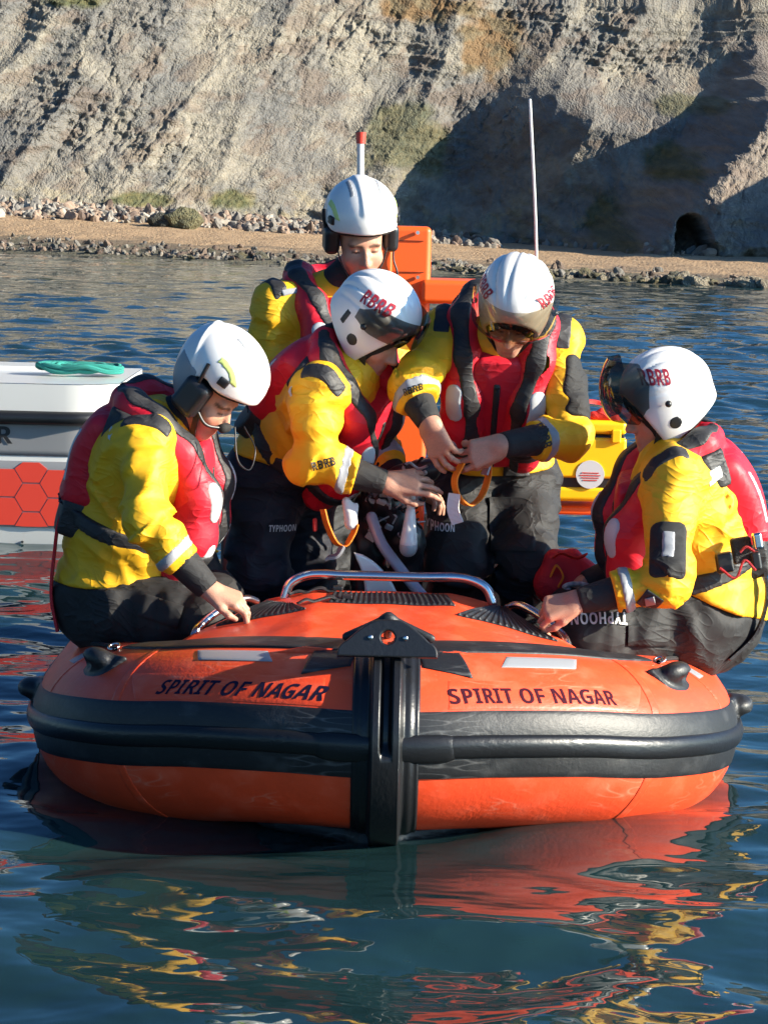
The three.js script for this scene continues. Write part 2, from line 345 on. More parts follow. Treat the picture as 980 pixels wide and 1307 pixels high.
{
  const xs = []; for (let x = -60; x < -17; x += 3) xs.push(x); for (let x = -17; x <= 15; x += 0.1) xs.push(x); for (let x = 16; x <= 60; x += 3) xs.push(x);
  const nv = 170;
  const geo = gridGeo(xs.length - 1, nv, (u, v) => { const x = xs[Math.round(u * (xs.length - 1))], d = shoreDistance(x) - 3 + v * (footDistance(x) + 4 - shoreDistance(x)); return { x, y: groundHeight(x, d), z: -d, u: x, v: d }; });
  const dry = [0.31, 0.205, 0.115], wet = [0.13, 0.095, 0.06], weed = [0.10, 0.095, 0.06];
  colored(geo, (x, y, z) => {
    const n = fbm(x * 0.5, 2, z * 0.9, 4);
    let c = mix3(dry, wet, sstep(0.42, 0.28, y / footHeight(x) + 0.16 * n));
    c = mix3(c, weed, sstep(0.24, 0.16, y / footHeight(x) + 0.18 * fbm(x * 1.3, 8, z * 1.3, 3)) * 0.8);
    const g = 1 + 0.22 * fbm(x * 3, 1, z * 3, 3); return c.map(q => q * g);
  });
  structure('beach', geo, new THREE.MeshPhysicalMaterial({ vertexColors: true, roughness: 0.9, bumpMap: rep(texFine, 0.7), bumpScale: 0.05 }));
}
function cliffPoint(x, h) {
  let b = bulge(x, h);
  const wx = x + 1.0 * noise(x * 0.25, h * 0.3, 6), wh = h + 0.8 * noise(x * 0.3, h * 0.25, 16);
  // gullies run down the face, leaning with the beds
  const g1 = 1 - 2 * Math.abs(noise((wx - 0.55 * wh) * 0.20, wh * 0.05, 2.2)), g2 = 1 - 2 * Math.abs(noise((wx - 0.6 * wh) * 0.48, wh * 0.12, 7.2));
  b += (0.55 + 0.4 * sstep(-2, 3, x)) * g1 + 0.42 * g2 * (0.4 + 0.6 * sstep(-0.2, 0.4, noise(x * 0.15, h * 0.15, 3)));
  const rough = 0.40 + 0.45 * sstep(-0.2, 0.45, noise(x * 0.22 + 5, h * 0.3, 11) + 0.25 * sstep(3.2, 0.5, h));
  b += rough * (0.22 * fbm(x * 0.9 + h * 0.35, h * 0.8, 5, 4));
  const r3 = noise(x * 2.3, h * 2.0, 3), r4 = noise(x * 5.1 + h, h * 4.3, 8), r5 = noise(x * 10 + h * 2, h * 9, 1);
  b += rough * (0.16 * (0.5 - Math.abs(r3)) + 0.08 * (0.5 - Math.abs(r4)) + 0.09 * r5 + 0.04 * noise(x * 21, h * 19, 4));
  // thin beds and joints
  const bed = h * 2.6 + 0.5 * x * 0.4 + 1.2 * noise(x * 0.35, h * 0.35, 12), bf = bed - Math.floor(bed);
  b += (0.10 + 0.10 * rough) * (bf * bf - 0.4) * sstep(-0.2, 0.3, noise(x * 0.4, h * 0.5, 31)) - 0.14 * rough * Math.pow(Math.max(0, 1 - Math.abs(noise(x * 1.7 - h * 0.9, h * 0.5, 9)) * 7), 2) - 0.06 * rough * Math.pow(Math.max(0, 1 - Math.abs(noise(x * 3.6 - h * 2.2, h * 1.2, 19)) * 6), 2);
  // rubble ledges near the foot
  b += 0.8 * sstep(2.2, 0.2, h) * (0.6 + fbm(x * 0.7, h, 2, 3));
  // sea cave in the buttress
  const cx = (x - 9.35) / (0.62 + 0.1 * noise(1, h * 2, 3)), ch = (h - 0.55) / (1.05 + 0.2 * noise(x * 2, 1, 5)), cr = Math.hypot(cx, Math.max(ch, 0) * 1.0);
  b -= 3.2 * sstep(1.08, 0.72, cr) * (h < 1.8 ? 1 : 0);
  return { x: x + 0.10 * noise(x * 3, h * 3, 40), y: h, z: -(footDistance(x) + 0.50 * h + 0.9 * sstep(1.5, 7, h)) + b };
}
{
  const xs = []; for (let x = -60; x < -17.2; x += 1.2) xs.push(x); for (let x = -17.2; x <= 14; x += 0.056) xs.push(x); for (let x = 14.5; x <= 70; x += 0.5) xs.push(x);
  const hs = []; for (let h = -0.8; h <= 9.6; h += 0.056) hs.push(h); for (let h = 10; h <= 15; h += 0.5) hs.push(h);
  const nu = xs.length - 1, nv = hs.length - 1;
  const geo = gridGeo(nu, nv, (u, v) => { const x = xs[Math.round(u * nu)], h = hs[Math.round(v * nv)], q = cliffPoint(x, h); q.u = x; q.v = h; return q; });
  const spot = (x, h, cx, ch, rx, rh, s) => sstep(1.15, 0.6, Math.hypot((x - cx) / rx, (h - ch) / rh) + 0.55 * fbm(x * 1.1 + s, h * 1.1, s, 4));
  colored(geo, (x, y, z) => {
    const n = fbm(x * 0.35 + y * 0.12, y * 0.4, 3, 5), m = fbm(x * 1.6 + y * 0.5, y * 1.8, 8, 4), f = fbm(x * 6, y * 6, 2, 3);
    let c = mix3([0.255, 0.235, 0.205], [0.38, 0.34, 0.27], sstep(-0.35, 0.45, n + 0.5 * m));
    c = mix3(c, [0.20, 0.195, 0.185], sstep(0.05, 0.5, fbm(x * 0.5 + 9, y * 0.5 - x * 0.2, 13, 4) + 0.35 * m) * 0.75);
    c = mix3(c, [0.42, 0.345, 0.20], sstep(0.15, 0.5, m + 0.3 * f) * sstep(3.2, 0.8, y) * 0.7);
    c = mix3(c, [0.19, 0.115, 0.075], sstep(0.1, 0.4, fbm(x * 0.9, y * 1.4 - x * 0.3, 21, 4)) * 0.4);
    const buttress = sstep(6.2, 7.6, x - 0.9 * y + 0.4);
    c = mix3(c, [0.34, 0.27, 0.22], buttress * 0.5);
    // grass, ivy and bracken that grow on the face
    const grass = Math.max(spot(x, y, 0.5, 4.0, 1.6, 1.9, 1) * 0.75, spot(x, y, 9.6, 3.3, 0.7, 1.0, 4), spot(x, y, 7.3, 1.2, 0.7, 1.2, 6) * 0.9, spot(x, y, -11.8, 8.9, 1.2, 0.5, 9), spot(x, y, -8.8, 1.6, 1.2, 0.25, 12), spot(x, y, -5.6, 1.7, 0.8, 0.5, 15), spot(x, y, 10.8, 5.6, 1.6, 0.5, 22) * 0.8);
    c = mix3(c, mix3([0.085, 0.10, 0.022], [0.15, 0.14, 0.04], sstep(-0.3, 0.3, f)), grass * 0.85);
    c = mix3(c, mix3([0.26, 0.14, 0.045], [0.20, 0.14, 0.06], sstep(-0.2, 0.3, m)), Math.max(spot(x, y, 3.9, 8.0, 1.5, 1.3, 31), spot(x, y, 1.2, 9.2, 2.0, 0.6, 35)) * 0.85);
    const g = 0.54 * (1 + 0.25 * f); return c.map(q => Math.max(q * g, 0.01));
  });
  structure('cliff_face', geo, new THREE.MeshPhysicalMaterial({ vertexColors: true, roughness: 0.95, bumpMap: rep(texFine, 0.9), bumpScale: 0.07 }));
  structure('cliff_top', gridGeo(60, 8, (u, v) => { const x = lerp(-60, 70, u), q = cliffPoint(x, 15); return { x, y: 15 + v * 2, z: q.z - v * 60 - 0.01, u: x, v: v * 60 }; }), new THREE.MeshPhysicalMaterial({ color: C3(0.09, 0.10, 0.035), roughness: 1 }));
}
// rocks
function rockGeo(s, detail = 2) {
  let g = mergeVertices(new THREE.IcosahedronGeometry(1, detail).deleteAttribute('normal').deleteAttribute('uv')); const p = g.attributes.position;
  for (let i = 0; i < p.count; i++) { const x = p.getX(i), y = p.getY(i), z = p.getZ(i), k = 1 + 0.45 * noise(x * 1.1 + s, y * 1.1, z * 1.1 + s * 3) + 0.22 * noise(x * 2.6 + s, y * 2.6, z * 2.6); p.setXYZ(i, x * k * 1.15, y * k * 0.72, z * k); }
  const h = boxUV(g); h.computeVertexNormals(); return h;
}
const rockGeos = [1, 2, 3, 4].map(s => rockGeo(s * 5.3));
const rockMat = (r, g, b) => new THREE.MeshPhysicalMaterial({ color: C3(r, g, b), roughness: 0.9, bumpMap: rep(texFine, 0.5), bumpScale: 0.15 });
{
  const count = 3800, inst = new THREE.InstancedMesh(rockGeos[0], new THREE.MeshPhysicalMaterial({ color: 0xffffff, roughness: 0.92 }), count);
  inst.name = 'scree'; inst.userData = { kind: 'stuff', label: 'loose scree of pale broken stones along the cliff foot', category: 'scree' };
  const m = new THREE.Matrix4(), q = new THREE.Quaternion(), e = new THREE.Euler();
  for (let i = 0; i < count; i++) {
    const x = i < 2600 ? lerp(-16, 3.5, rnd()) : lerp(-16, 12, rnd()), a = shoreDistance(x), b = footDistance(x) - bulge(x, 0.5);
    const foot = i < 2600 ? 1 - Math.abs(rnd() + rnd() - 1) * 0.34 : i < 3000 ? 1.02 - rnd() * 0.06 : 0.02 + rnd() * rnd() * 0.26, d = lerp(a, b, foot);
    const s = i < 3000 ? 0.05 + 0.17 * Math.pow(rnd(), 2.5) : 0.04 + 0.10 * rnd() * rnd();
    e.set(rnd() * 6, rnd() * 6, rnd() * 6); q.setFromEuler(e);
    m.compose(V(x, groundHeight(x, d) + s * 0.25, -d), q, V(s * (0.8 + rnd() * 0.7), s, s)); inst.setMatrixAt(i, m);
    const t = rnd(), c = t < 0.35 ? [0.42, 0.30, 0.22] : t < 0.7 ? [0.34, 0.31, 0.27] : t < 0.88 ? [0.50, 0.44, 0.36] : [0.20, 0.14, 0.11], g = (i < 3000 ? 0.56 : 0.36) * (0.7 + 0.5 * rnd());
    inst.setColorAt(i, C3(c[0] * g, c[1] * g, c[2] * g));
  }
  scene.add(inst);
  const mats = [rockMat(0.20, 0.17, 0.09), rockMat(0.33, 0.28, 0.20), rockMat(0.13, 0.12, 0.08), rockMat(0.40, 0.34, 0.24)];
  for (let i = 0; i < 130; i++) {
    const x = i < 100 ? lerp(1.6, 10, rnd()) : lerp(-7, 1.6, rnd()), d = shoreDistance(x) + 0.1 + 3.0 * rnd() * rnd();
    const s = (i < 100 ? 0.09 : 0.06) + 0.14 * rnd() * rnd();
    const r = new THREE.Mesh(rockGeos[i % 4], mats[Math.floor(rnd() * 4)]); r.name = numbered('shore_rock'); r.castShadow = r.receiveShadow = true;
    r.position.set(x, Math.max(groundHeight(x, d), -0.02) + s * 0.2, -d); r.rotation.set(rnd() * 0.5, rnd() * 6, rnd() * 0.5); r.scale.set(s * (1 + rnd()), s, s * 1.2);
    r.userData = { label: 'small weedy rock lying at the water edge of the beach', category: 'rock', group: 'rocks along the waterline' }; scene.add(r);
  }
  for (const [px, py, s, lab] of [[207, 258, 0.34, 'dark weathered boulder at the cliff foot behind the scree'], [236, 250, 0.50, 'large mossy boulder at the cliff foot beside a darker one']]) {
    const d = 77.5, q = P(px, py, d), r = new THREE.Mesh(rockGeos[1], px < 220 ? rockMat(0.06, 0.06, 0.045) : rockMat(0.13, 0.12, 0.06)); r.name = numbered('boulder'); r.castShadow = r.receiveShadow = true;
    r.position.set(q.x, groundHeight(q.x, d) + s * 0.45, -d); r.scale.set(s, s * 1.2, s); r.userData = { label: lab, category: 'boulder' }; scene.add(r);
  }
}
// ---------------------------------------------------------------- the inflatable boat
const boat = thing('inflatable_boat', 'orange and black inflatable rescue boat lettered SPIRIT OF NAGAR on its bow', 'boat', V(0, 0, -7.6));
const bp = (name, geo, mat, parent = boat, label) => part(parent, name, geo, mat, label);
const tubePath = new THREE.CatmullRomCurve3([[-0.2, .268, 6.315], [0, .272, 6.265], [.2, .268, 6.315], [.4, .247, 6.41], [.575, .207, 6.545], [.70, .16, 6.77], [.75, .125, 7.05], [.765, .105, 7.6], [.76, .10, 8.4], [.755, .10, 9.35]].map(([x, y, d]) => V(x * 1.02, y, -d + 0.12)), false, 'centripetal');
tubePath.arcLengthDivisions = 600;
const pathLen = tubePath.getLength(); const u0 = 0.2055;
const TR = 0.285;
const pathCache = {};
function tubeFrame(u) {
  const k = Math.round(u * 2000); if (pathCache[k]) return pathCache[k];
  const t = clamp((u + u0) / pathLen), c = tubePath.getPointAt(t), T = tubePath.getTangentAt(t);
  const O = T.clone().cross(V(0, 1, 0)).multiplyScalar(-1).normalize(); // towards the outside
  O.set(-T.z, 0, T.x).multiplyScalar(-1).normalize(); if (O.x < 0 || (Math.abs(O.x) < 0.2 && O.z < 0)) O.multiplyScalar(-1);
  const U = T.clone().cross(O).normalize(); if (U.y < 0) U.multiplyScalar(-1);
  return pathCache[k] = { c, O, U };
}
// point of the tube: side 1 is towards +x, u metres from the stem, phi degrees up from the outside, off above the skin
function tubeAt(side, u, phi, off = 0) {
  const f = tubeFrame(u), a = phi * Math.PI / 180, R = TR * (u > 2.75 ? 1 - 0.8 * Math.pow((u - 2.75) / 0.55, 2) : 1) + off;
  const q = f.c.clone().addScaledVector(f.O, Math.cos(a) * R).addScaledVector(f.U, Math.sin(a) * R * (a > 0 && a < Math.PI ? 0.74 : 1)); q.x = q.x * side + 0.018; return q;
}
function flipIf(g, side) { if (side > 0) return g; const i = g.index.array; for (let k = 0; k < i.length; k += 3) { const t = i[k + 1]; i[k + 1] = i[k + 2]; i[k + 2] = t; } g.computeVertexNormals(); return g; }
// a sheet of given thickness on the tube with edges down to the skin; prof(0..1) gives extra height over its width
function tubeSheet(side, ua, ub, pa, pb, thick, nu = 60, np = 10, prof = null, outline = null) {
  return flipIf(gridGeo(nu + 2, np + 2, (a, b) => {
    const ia = clamp((a * (nu + 2) - 1) / nu), ib = clamp((b * (np + 2) - 1) / np), edge = a === 0 || a === 1 || b === 0 || b === 1;
    let u = ub > 2 ? ua + (ub - ua) * ia * ia : lerp(ua, ub, ia), p = lerp(pa, pb, ib); if (outline) [u, p] = outline(ia, ib);
    const q = tubeAt(side, u, p, edge ? -0.001 : thick + (prof ? prof(ib, ia) : 0)); q.u = u; q.v = p * Math.PI / 180 * TR; return q;
  }), side);
}
for (const side of [1, -1]) {
  const t = bp('buoyancy_tube', flipIf(gridGeo(150, 48, (a, b) => { const q = tubeAt(side, a * a * 3.28, b * 360 - 180); q.u = a * a * 3.28; q.v = b * 1.56; return q; }), side), M.orange, boat, side > 0 ? 'sunlit orange tube with black handles' : 'shaded orange tube with a seated man');
  bp('rubbing_band', tubeSheet(side, 0.008, 3.2, -17.5, 24, 0.003, 120, 14), M.rubber, t);
  bp('strake', tubeSheet(side, 0.10, 3.2, -6.5, 7.5, 0.004, 140, 14, b => 0.015 * Math.pow(Math.sin(Math.PI * b), 0.55)), M.rubberGlossy, t);
  // strake end cap by the stem: rounded tongue
  bp('strake_end', tubeSheet(side, 0.012, 0.125, -8.5, 8.5, 0.006, 20, 14, (b, a) => 0.014 * Math.pow(Math.sin(Math.PI * b), 0.6) * sstep(0, 0.25, 1 - a), (a, b) => { const r = a > 0.6 ? Math.sqrt(1 - Math.pow((a - 0.6) / 0.4, 2)) : 1; return [0.012 + 0.113 * a, (b - 0.5) * 17 * Math.max(r, 0.03)]; }), M.rubberGlossy, t);
  // fabric panel carrying the name
  bp('name_panel', tubeSheet(side, 0.10, 0.60, 25.5, 44, 0.0006, 80, 8, null, (a, b) => [lerp(0.10, 0.56, a) - 0.03 * b * (1 - a) + 0.04 * b, lerp(25.5, 46, b)]), M.orange, t);
  const L = 0.405, Hh = 0.056, ua = 0.105;
  const deg = 180 / Math.PI / TR;
  bp('name_lettering', lettering('SPIRIT OF NAGAR', L, Hh, (x, y) => tubeAt(side, side > 0 ? ua + x : ua + L - x, 29.0 + y * deg, 0.0016), { slant: side > 0 ? -0.05 : 0.28, fine: 0.008 }), side > 0 ? M.ink : M.inkBlue, t);
  // reflective patches
  bp('reflective_patch', tubeSheet(side, 0.24, 0.44, 60, 70, 0.002, 16, 4, null, (a, b) => [lerp(0.25, 0.44, a) + 0.03 * b, lerp(58, 69, b)]), M.silver, t);
  bp('reflective_patch', tubeSheet(side, 0.93, 1.0, 50, 66, 0.002, 8, 6), M.silver, t);
  // seam tape between the tube chambers
  bp('seam_tape', tubeSheet(side, 0.60, 0.62, 24, 85, 0.0014, 4, 20), M.orange, t);
  bp('seam_tape', tubeSheet(side, 0.90, 0.92, 24, 85, 0.0014, 4, 20), M.orange, t);
  bp('seam_tape', tubeSheet(side, 0.60, 0.62, -80, -18, 0.0014, 4, 20), M.orange, t);
  // moulded grab handles
  for (const [uc, phi, s] of [[0.74, 50, 1], [1.22, 12, 1]]) {
    const c = tubeAt(side, uc, phi, 0.0), n = c.clone().sub(tubeAt(side, uc, phi, -0.1)).normalize(), along = tubeAt(side, uc + 0.03, phi).sub(tubeAt(side, uc - 0.03, phi)).normalize();
    const up = n.clone().cross(along).normalize(); if (up.y < 0) up.multiplyScalar(-1);
    const F = frame(c, n, up), d = F.X.dot(along) > 0 ? 1 : -1;
    const base = rbox(0, 0, 0.0, 0.085 * s, 0.045, 0.010, 0.008), dome = ell(-0.004 * d, 0.012, 0.012, 0.062, 0.034, 0.046), hole = ell(0.028 * d, -0.012, 0.034, 0.040, 0.018, 0.022), hole2 = ell(-0.03 * d, -0.03, 0.036, 0.05, 0.018, 0.02);
    const f = F.wrap((x, y, z) => { const e = smin(base(x + y * 0.35 * d, y, z + (x * x + y * y) * 1.2), dome(x, y, z), 0.014); return smax(smax(e, -hole(x, y, z), 0.006), -hole2(x, y, z), 0.006); });
    bp('grab_handle', solid(f, around([c], 0.125), 0.0042), M.rubber, t);
  }
  // lifeline
  const rope = []; for (let i = 0; i <= 16; i++) { const u = lerp(0.80, 2.6, i / 16); rope.push(tubeAt(side, u, 70 + 4 * Math.sin(i * 1.3), 0.007)); }
  bp('lifeline_rope', tube(rope, 0.0065, 120, 7), M.rope, t);
  for (const [u, p] of [[0.83, 72]]) { const c = tubeAt(side, u, p, 0.012), g = new THREE.TorusGeometry(0.016, 0.004, 8, 20); g.rotateX(1.2); g.rotateY(u * 3); g.translate(c.x, c.y, c.z); bp('lifeline_ring', g, M.steel, t); }
}
// stem guard: black strip wrapped over the bow with a raised middle ridge, split at the top
{
  const bowProfile = a => { const phi = lerp(78, -100, a), q = tubeAt(1, 0, phi, 0.0); return { q, n: V(0, Math.sin(phi * Math.PI / 180), Math.cos(phi * Math.PI / 180)) }; };
  const W = 0.088, nx = 44, na = 70;
  const at = (x, a, extra) => { const { q, n } = bowProfile(a); let lo = 0, hi = Math.abs(x) + 1e-6; const ph = lerp(78, -100, a); for (let i = 0; i < 14; i++) { const m = (lo + hi) / 2; if (tubeAt(1, m, ph).x - 0.018 < Math.abs(x)) lo = m; else hi = m; } const f = tubeAt(1, lo, ph, 0); return V(x + 0.018, f.y, f.z).addScaledVector(n, extra); };
  const guard = gridGeo(nx, na, (b, a) => {
    const x = lerp(-W, W, b), ax = Math.abs(x), edge = b === 0 || b === 1 || a === 0 || a === 1;
    let e = 0.006 + 0.006 * sstep(0.076, 0.06, ax);
    const ridge = sstep(0.046, 0.034, ax) * 0.03;
    const slot = a < 0.46 ? sstep(0.0155, 0.0105, ax) * sstep(0.46, 0.43, a) : 0;
    e += ridge * (1 - slot * 1.15) + 0.004 * sstep(0.006, 0.0, Math.abs(ax - 0.038));
    const q = at(x, a, edge ? -0.002 : e); q.u = x; q.v = a * 0.7; return q;
  });
  const i = guard.index.array; for (let k = 0; k < i.length; k += 3) { const t = i[k + 1]; i[k + 1] = i[k + 2]; i[k + 2] = t; } guard.computeVertexNormals();
  const sg = bp('stem_guard', guard, M.rubberGlossy);
  // black deck flaps each side of the plate
  for (const s of [1, -1]) bp('bow_flap', tubeSheet(s, 0.08, 0.21, 38, 84, 0.004, 14, 12, null, (a, b) => [lerp(0.07, 0.165, a), lerp(lerp(58, 48, a), 84, b)]), M.rubber, sg);
  // keel strip under the bow
  bp('keel_strip', solid(uni([seg(V(-0.30, -0.005, -6.19), V(0, -0.035, -6.10), 0.03), seg(V(0.30, -0.005, -6.19), V(0, -0.035, -6.10), 0.03), seg(V(0, -0.04, -6.1), V(0, -0.1, -7.5), 0.06)], 0.04), around([V(-0.3, 0, -6.1), V(0.3, -0.1, -7.5)], 0.08), 0.016), M.rubber, sg);
}
// towing plate
{
  const c = V(0.018, 0.520, -5.975), s = new THREE.Shape();
  s.moveTo(-0.125, -0.035); s.lineTo(0.125, -0.035); s.quadraticCurveTo(0.128, -0.012, 0.105, -0.002); s.quadraticCurveTo(0.05, 0.052, 0.02, 0.054); s.lineTo(-0.02, 0.054); s.quadraticCurveTo(-0.05, 0.052, -0.105, -0.002); s.quadraticCurveTo(-0.128, -0.012, -0.125, -0.035);
  const hole = new THREE.Path(); hole.absarc(0, 0.012, 0.022, 0, 6.2832, true); s.holes.push(hole);
  const g = new THREE.ExtrudeGeometry(s, { depth: 0.016, bevelEnabled: true, bevelSize: 0.004, bevelThickness: 0.004, bevelSegments: 2, curveSegments: 14 });
  g.rotateX(-0.30); g.translate(c.x, c.y, c.z);
  const plate = bp('towing_plate', g, M.rubberGlossy);
  for (const x of [-0.045, 0.045]) { const b = new THREE.SphereGeometry(0.007, 12, 8); b.scale(1, 1, 0.6); b.translate(c.x + x, c.y + 0.016, c.z + 0.018); bp('bolt', b, M.steel, plate); }
  // folded rubber shoulder behind the plate
  bp('plate_gusset', solid(uni([seg(V(-0.09, 0.525, -6.02), V(0.018, 0.575, -6.03), 0.012), seg(V(0.13, 0.525, -6.02), V(0.018, 0.575, -6.03), 0.012), seg(V(0.018, 0.565, -6.03), V(0.018, 0.49, -6.25), 0.012)], 0.02), around([V(-0.1, 0.47, -5.98), V(0.14, 0.58, -6.26)], 0.03), 0.006), M.rubber, plate);
}
// foredeck
const deckFront = 6.09, deckRear = 6.86;
const deckHeight = (x, d) => { const ax = Math.abs(x), k = Math.max(0, ax - 0.20); return 0.478 + 0.030 * sstep(6.1, 6.75, d) - 0.22 * k - 0.12 * k * k + 0.004 * noise(x * 9, d * 9, 2); };
const deckHalf = d => d < 6.45 ? 0.16 + 0.43 * Math.sqrt(clamp((d - 6.09) / 0.36)) : lerp(0.59, 0.335, sstep(6.45, 6.9, d));
{
  const dk = bp('foredeck', flipIf(gridGeo(70, 62, (a, b) => {
    const d = lerp(deckFront, deckRear, clamp((b * 62 - 1) / 60)), ia = clamp((a * 70 - 1) / 68), x = lerp(-1, 1, ia) * deckHalf(d), edge = a === 0 || a === 1 || b === 0 || b === 1;
    return { x, y: deckHeight(x, d) - (edge ? 0.035 : 0), z: -d, u: x, v: d };
  }), -1), M.orange);
  const idx = dk.geometry.index.array; if (dk.geometry.attributes.normal.getY(2000) < 0) { for (let k = 0; k < idx.length; k += 3) { const t = idx[k + 1]; idx[k + 1] = idx[k + 2]; idx[k + 2] = t; } dk.geometry.computeVertexNormals(); }
  // ribbed grip pads, given by four corners in x, d
  const pad = (c, ribs) => {
    const n = 96, m = 24, g = gridGeo(n, m, (a, b) => {
      const ia = clamp((a * n - 1) / (n - 2)), ib = clamp((b * m - 1) / (m - 2)), edge = a === 0 || a === 1 || b === 0 || b === 1;
      const x = lerp(lerp(c[0][0], c[1][0], ia), lerp(c[3][0], c[2][0], ia), ib), d = lerp(lerp(c[0][1], c[1][1], ia), lerp(c[3][1], c[2][1], ia), ib);
      const rib = Math.max(0, Math.sin(ia * ribs * 6.2832)) * 0.004;
      return { x, y: deckHeight(x, d) + (edge ? 0.001 : 0.006 + rib), z: -d, u: x, v: d };
    });
    bp('grip_pad', g, M.rubber, dk);
  };
  pad([[-0.15, 6.64], [0.21, 6.64], [0.19, 6.80], [-0.14, 6.80]], 22);
  pad([[-0.47, 6.60], [-0.215, 6.56], [-0.255, 6.66], [-0.335, 6.80]], 15);
  pad([[0.215, 6.54], [0.50, 6.55], [0.365, 6.80], [0.335, 6.80]], 15);
  // black trim where the deck meets the tubes
  for (const s of [1, -1]) {
    const pts = []; for (let i = 0; i <= 14; i++) { const d = lerp(6.12, 6.50, i / 14), x = deckHalf(d); pts.push(V(s * x, deckHeight(x, d) - 0.004, -d)); }
    bp('deck_trim', tubeSheet(s, 0.02, 0.80, 74, 100, 0.007, 60, 8), M.rubber, dk);
    // loose webbing ends over the deck
  }
  for (const [p0, p1] of [[[-0.27, 6.80], [-0.13, 6.82]], [[-0.24, 6.63], [-0.10, 6.68]]]) {
    const pts = []; for (let i = 0; i <= 6; i++) { const x = lerp(p0[0], p1[0], i / 6), d = lerp(p0[1], p1[1], i / 6); pts.push(V(x, deckHeight(x, d) + 0.010 + 0.005 * Math.sin(i * 2.1), -d)); }
    bp('deck_strap', strap(pts, V(0, 0, 1), 0.028, 0.004), M.webbing, dk);
    const e = pts[6], g = new RoundedBoxGeometry(0.03, 0.012, 0.034, 2, 0.003); g.translate(e.x, e.y + 0.003, e.z); bp('strap_buckle', g, M.blackPlastic, dk);
  }
}
// stainless grab rail and side handles
{
  const y = 0.60;
  bp('grab_rail', cappedTube([V(-0.285, 0.49, -6.82), V(-0.27, 0.53, -6.825), V(-0.22, 0.556, -6.83), V(-0.1, 0.558, -6.83), V(0.1, 0.558, -6.83), V(0.25, 0.556, -6.83), V(0.305, 0.53, -6.825), V(0.325, 0.49, -6.82)], 0.0145, 90, 14), M.steel);
  for (const s of [1, -1]) bp('side_rail', cappedTube([V(s * 0.535, 0.40, -6.60), V(s * 0.525, 0.425, -6.62), V(s * 0.47, 0.465, -6.70), V(s * 0.40, 0.49, -6.78), V(s * 0.37, 0.475, -6.82)], 0.0125, 50, 12), M.steel);
}
// inside of the boat
{
  const fl = new THREE.BoxGeometry(1.2, 0.04, 2.9, 1, 1, 1); fl.translate(0, 0.04, -7.85); bp('floor_board', fl, M.rubber);
  const tr = new RoundedBoxGeometry(1.28, 0.44, 0.06, 3, 0.015); tr.translate(0, 0.22, -9.2); bp('transom', tr, M.blackPlastic);
}
// orange stern frame carrying the aerials
{
  const box = (x0, y0, x1, y1, d, depth, r = 0.02) => { const a = P(x0, y0, d), b = P(x1, y1, d), g = new RoundedBoxGeometry(Math.abs(b.x - a.x), Math.abs(a.y - b.y), depth, 4, r); g.translate((a.x + b.x) / 2, (a.y + b.y) / 2, -d - depth / 2); return g; };
  const sf = bp('stern_frame', box(487, 288, 540, 700, 8.75, 0.16), M.orangePlastic);
  for (const y of [306, 346]) bp('frame_seam', box(486, y, 541, y + 2, 8.745, 0.17, 0.002), M.blackPlastic, sf);
  for (const [x, y] of [[494, 297], [533, 297], [494, 354], [533, 354]]) { const q = P(x, y, 8.74), g = new THREE.CylinderGeometry(0.007, 0.007, 0.012, 10); g.rotateX(Math.PI / 2); g.translate(q.x, q.y, q.z); bp('bolt', g, M.steel, sf); }
  bp('frame_cable', tube([P(505, 300, 8.73), P(502, 330, 8.72), P(507, 350, 8.72), P(500, 380, 8.73)], 0.004, 24, 6), M.blackPlastic, sf);
  bp('frame_wing', box(537, 357, 640, 390, 8.7, 0.3, 0.02), M.orangePlastic, sf);
  bp('frame_shelf', box(545, 642, 795, 659, 8.6, 0.34, 0.012), M.orangePlastic, sf);
  bp('frame_leg', box(560, 659, 600, 800, 8.7, 0.1, 0.01), M.orangePlastic, sf);
  bp('frame_panel', box(481, 318, 500, 352, 8.73, 0.1, 0.01), M.orangePlastic, sf);
  const brk = P(470, 330, 8.9); bp('aerial_bracket', box(455, 300, 500, 320, 8.85, 0.05, 0.01), M.orangePlastic, sf);
  bp('mast_light', cappedTube([P(460, 318, 8.88), P(460, 182, 8.88)], 0.0135, 4, 12), M.whiteGel, sf);
  bp('mast_light_cap', (() => { const a = P(460.5, 176, 8.88), g = new THREE.CylinderGeometry(0.019, 0.017, 0.042, 16); g.translate(a.x, a.y, a.z); return g; })(), M.redGel, sf);
  bp('whip_aerial', (() => { const a = P(685, 400, 8.8), b = P(676, 128, 8.8); return cappedTube([a, mix(a, b, 0.4).add(V(0.006, 0, 0)), b], 0.0058, 16, 8); })(), M.whiteGel, sf);
  bp('aerial_base', box(672, 385, 696, 404, 8.78, 0.06, 0.008), M.blackPlastic, sf);
  bp('frame_beam', box(600, 392, 690, 412, 8.75, 0.08, 0.01), M.orangePlastic, sf);
}
